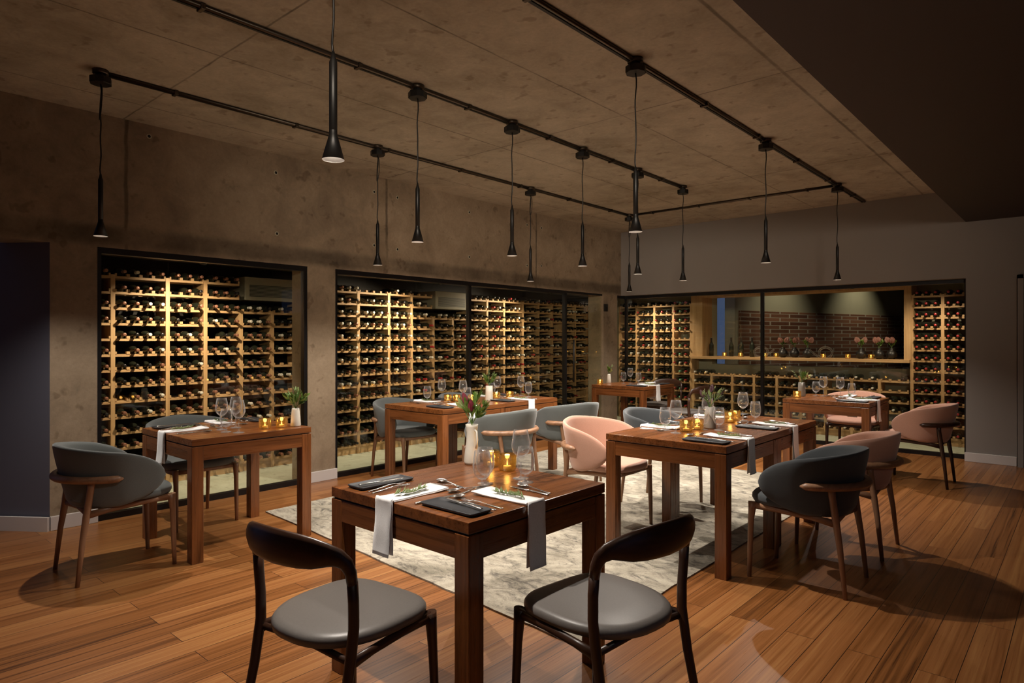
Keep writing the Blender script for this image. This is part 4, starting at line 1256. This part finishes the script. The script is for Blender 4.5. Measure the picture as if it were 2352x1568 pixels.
def decanter(x, y, label, s_):
    r = thing('coiled_decanter', label, 'decanter', (x, y, SZ), 0, 'coiled glass decanters')
    pts = []; rad = []
    for i in range(34):
        t_ = i / 33
        a = -PI / 2 + s_ * 0 + t_ * 2 * PI * 1.05; R_ = 0.062 + 0.02 * t_
        pts.append((s_ * -R_ * math.cos(a) * 1.3, 0.03 * math.sin(t_ * 5), 0.082 + R_ * math.sin(a) * 1.0 + 0.0)); rad.append(0.017 - 0.004 * t_)
    e = Vector(pts[-1])
    for i in range(1, 9):
        t_ = i / 8; pts.append((e.x - s_ * 0.17 * t_, e.y, 0.03 + 0.09 * t_ * t_ + (e.z - 0.03) * (1 - t_) ** 3)); rad.append(0.012)
    MB().sweep(pts, rad, (0, 1, 0), 12).build('coil', 'decanter_glass', r)
    MB().lathe([(0, 0.0), (0.03, 0.0), (0.03, 0.004), (0, 0.006)], 16).build('foot', 'decanter_glass', r)
decanter(-3.74, 9.93, 'clear coiled glass decanter near the mullion on the hatch shelf', -1); decanter(-2.83, 9.93, 'clear coiled glass decanter in the middle of the hatch shelf', 1)
RND = [(0, 0), (0.03, 0), (0.062, 0.03), (0.068, 0.065), (0.055, 0.10), (0.03, 0.12), (0.027, 0.14), (0.031, 0.15), (0.026, 0.15), (0.023, 0.13), (0, 0.10)]
RV = [(-3.44, 10.0, 'first round dark vase past the mullion on the hatch shelf'), (-3.30, 10.08, 'round dark vase paired with the first past the mullion'), (-3.09, 10.0, 'round dark vase left of the second glass coil'), (-2.39, 10.05, 'round dark vase alone after the second coil'), (-2.16, 10.02, 'round dark vase of the last pair on the hatch shelf'), (-2.02, 10.08, 'endmost round dark vase on the hatch shelf')]
for i, (x, y, l) in enumerate(RV):
    v_ = vase(x, y, SZ, RND, 'dark_ceramic', l)
    for k in range(3):
        a = k * 2.1 + i; w3 = ['leaning forward', 'upright', 'leaning back'][k]
        st = stem(['protea', 'leafy', 'protea'][k], x, y, SZ + .15, a, .35, .09, 'pink bloom stem %s in the %s' % (w3, ' '.join(l.split()[:6])) if k != 1 else 'green leaf stem in the ' + ' '.join(l.split()[:8]), 60 + i * 3 + k, 'flower', k != 1)
        for ch in st.children:
            if ch.name.startswith('bloom'): ch.data.materials[0] = M['pink_bloom']; ch.scale = (1.0, 1.0, 1.0)

# air conditioners over the low rack bays
def aircon(y0, y1, label):
    o = thing('air_conditioner', label, 'air conditioner', (-6.5, (y0 + y1) / 2, 0), 0, 'cellar air conditioners')
    w2 = (y1 - y0) / 2 - 0.02
    MB().box(-0.36, 0.0, -w2, w2, 1.76, 2.0).build('housing', 'unit_shaded_white', o, bevel=0.008)
    m = MB()
    for k in range(9): m.box(0.0, 0.006, -w2 + .05, w2 - .05, 1.80 + k * 0.014, 1.806 + k * 0.014)
    m.build('louvre', 'black_metal', o)
aircon(3.16, 3.80, 'pale air conditioner above the rack behind the first cellar window'); aircon(5.77, 6.40, 'pale air conditioner above the rack behind the double cellar window')

# spotlights under the cellar ceiling
SL = ['above the first cellar window racks', 'above the near racks behind the double window', 'above the far racks behind the double window', 'above the corner racks behind the wide window', 'above the hatch behind the wide window', 'above the far end of the hatch', 'above the red-capped racks']
for ((p, t_), l) in zip(CELLAR, SL):
    o = thing('track_spotlight', 'black track spotlight ' + l, 'spotlight', (p[0], p[1], 0), 0, 'cellar spotlights')
    d_ = (Vector(t_) - Vector(p)).normalized(); Q = d_.to_track_quat('Z', 'Y').to_matrix().to_4x4()
    T = Matrix.Translation((0, 0, p[2])) @ Q
    MB().lathe([(0, -0.10), (0.03, -0.10), (0.032, -0.09), (0.032, 0.0), (0.029, 0.0), (0.028, -0.012), (0, -0.014)], 18, T=T).build('head', 'black_metal', o)
    MB().lathe([(0, 2.13), (0.035, 2.13), (0.035, 2.115), (0.008, 2.113), (0.008, p[2] + 0.03), (0, p[2] + 0.03)], 14).build('mount', 'black_metal', o)
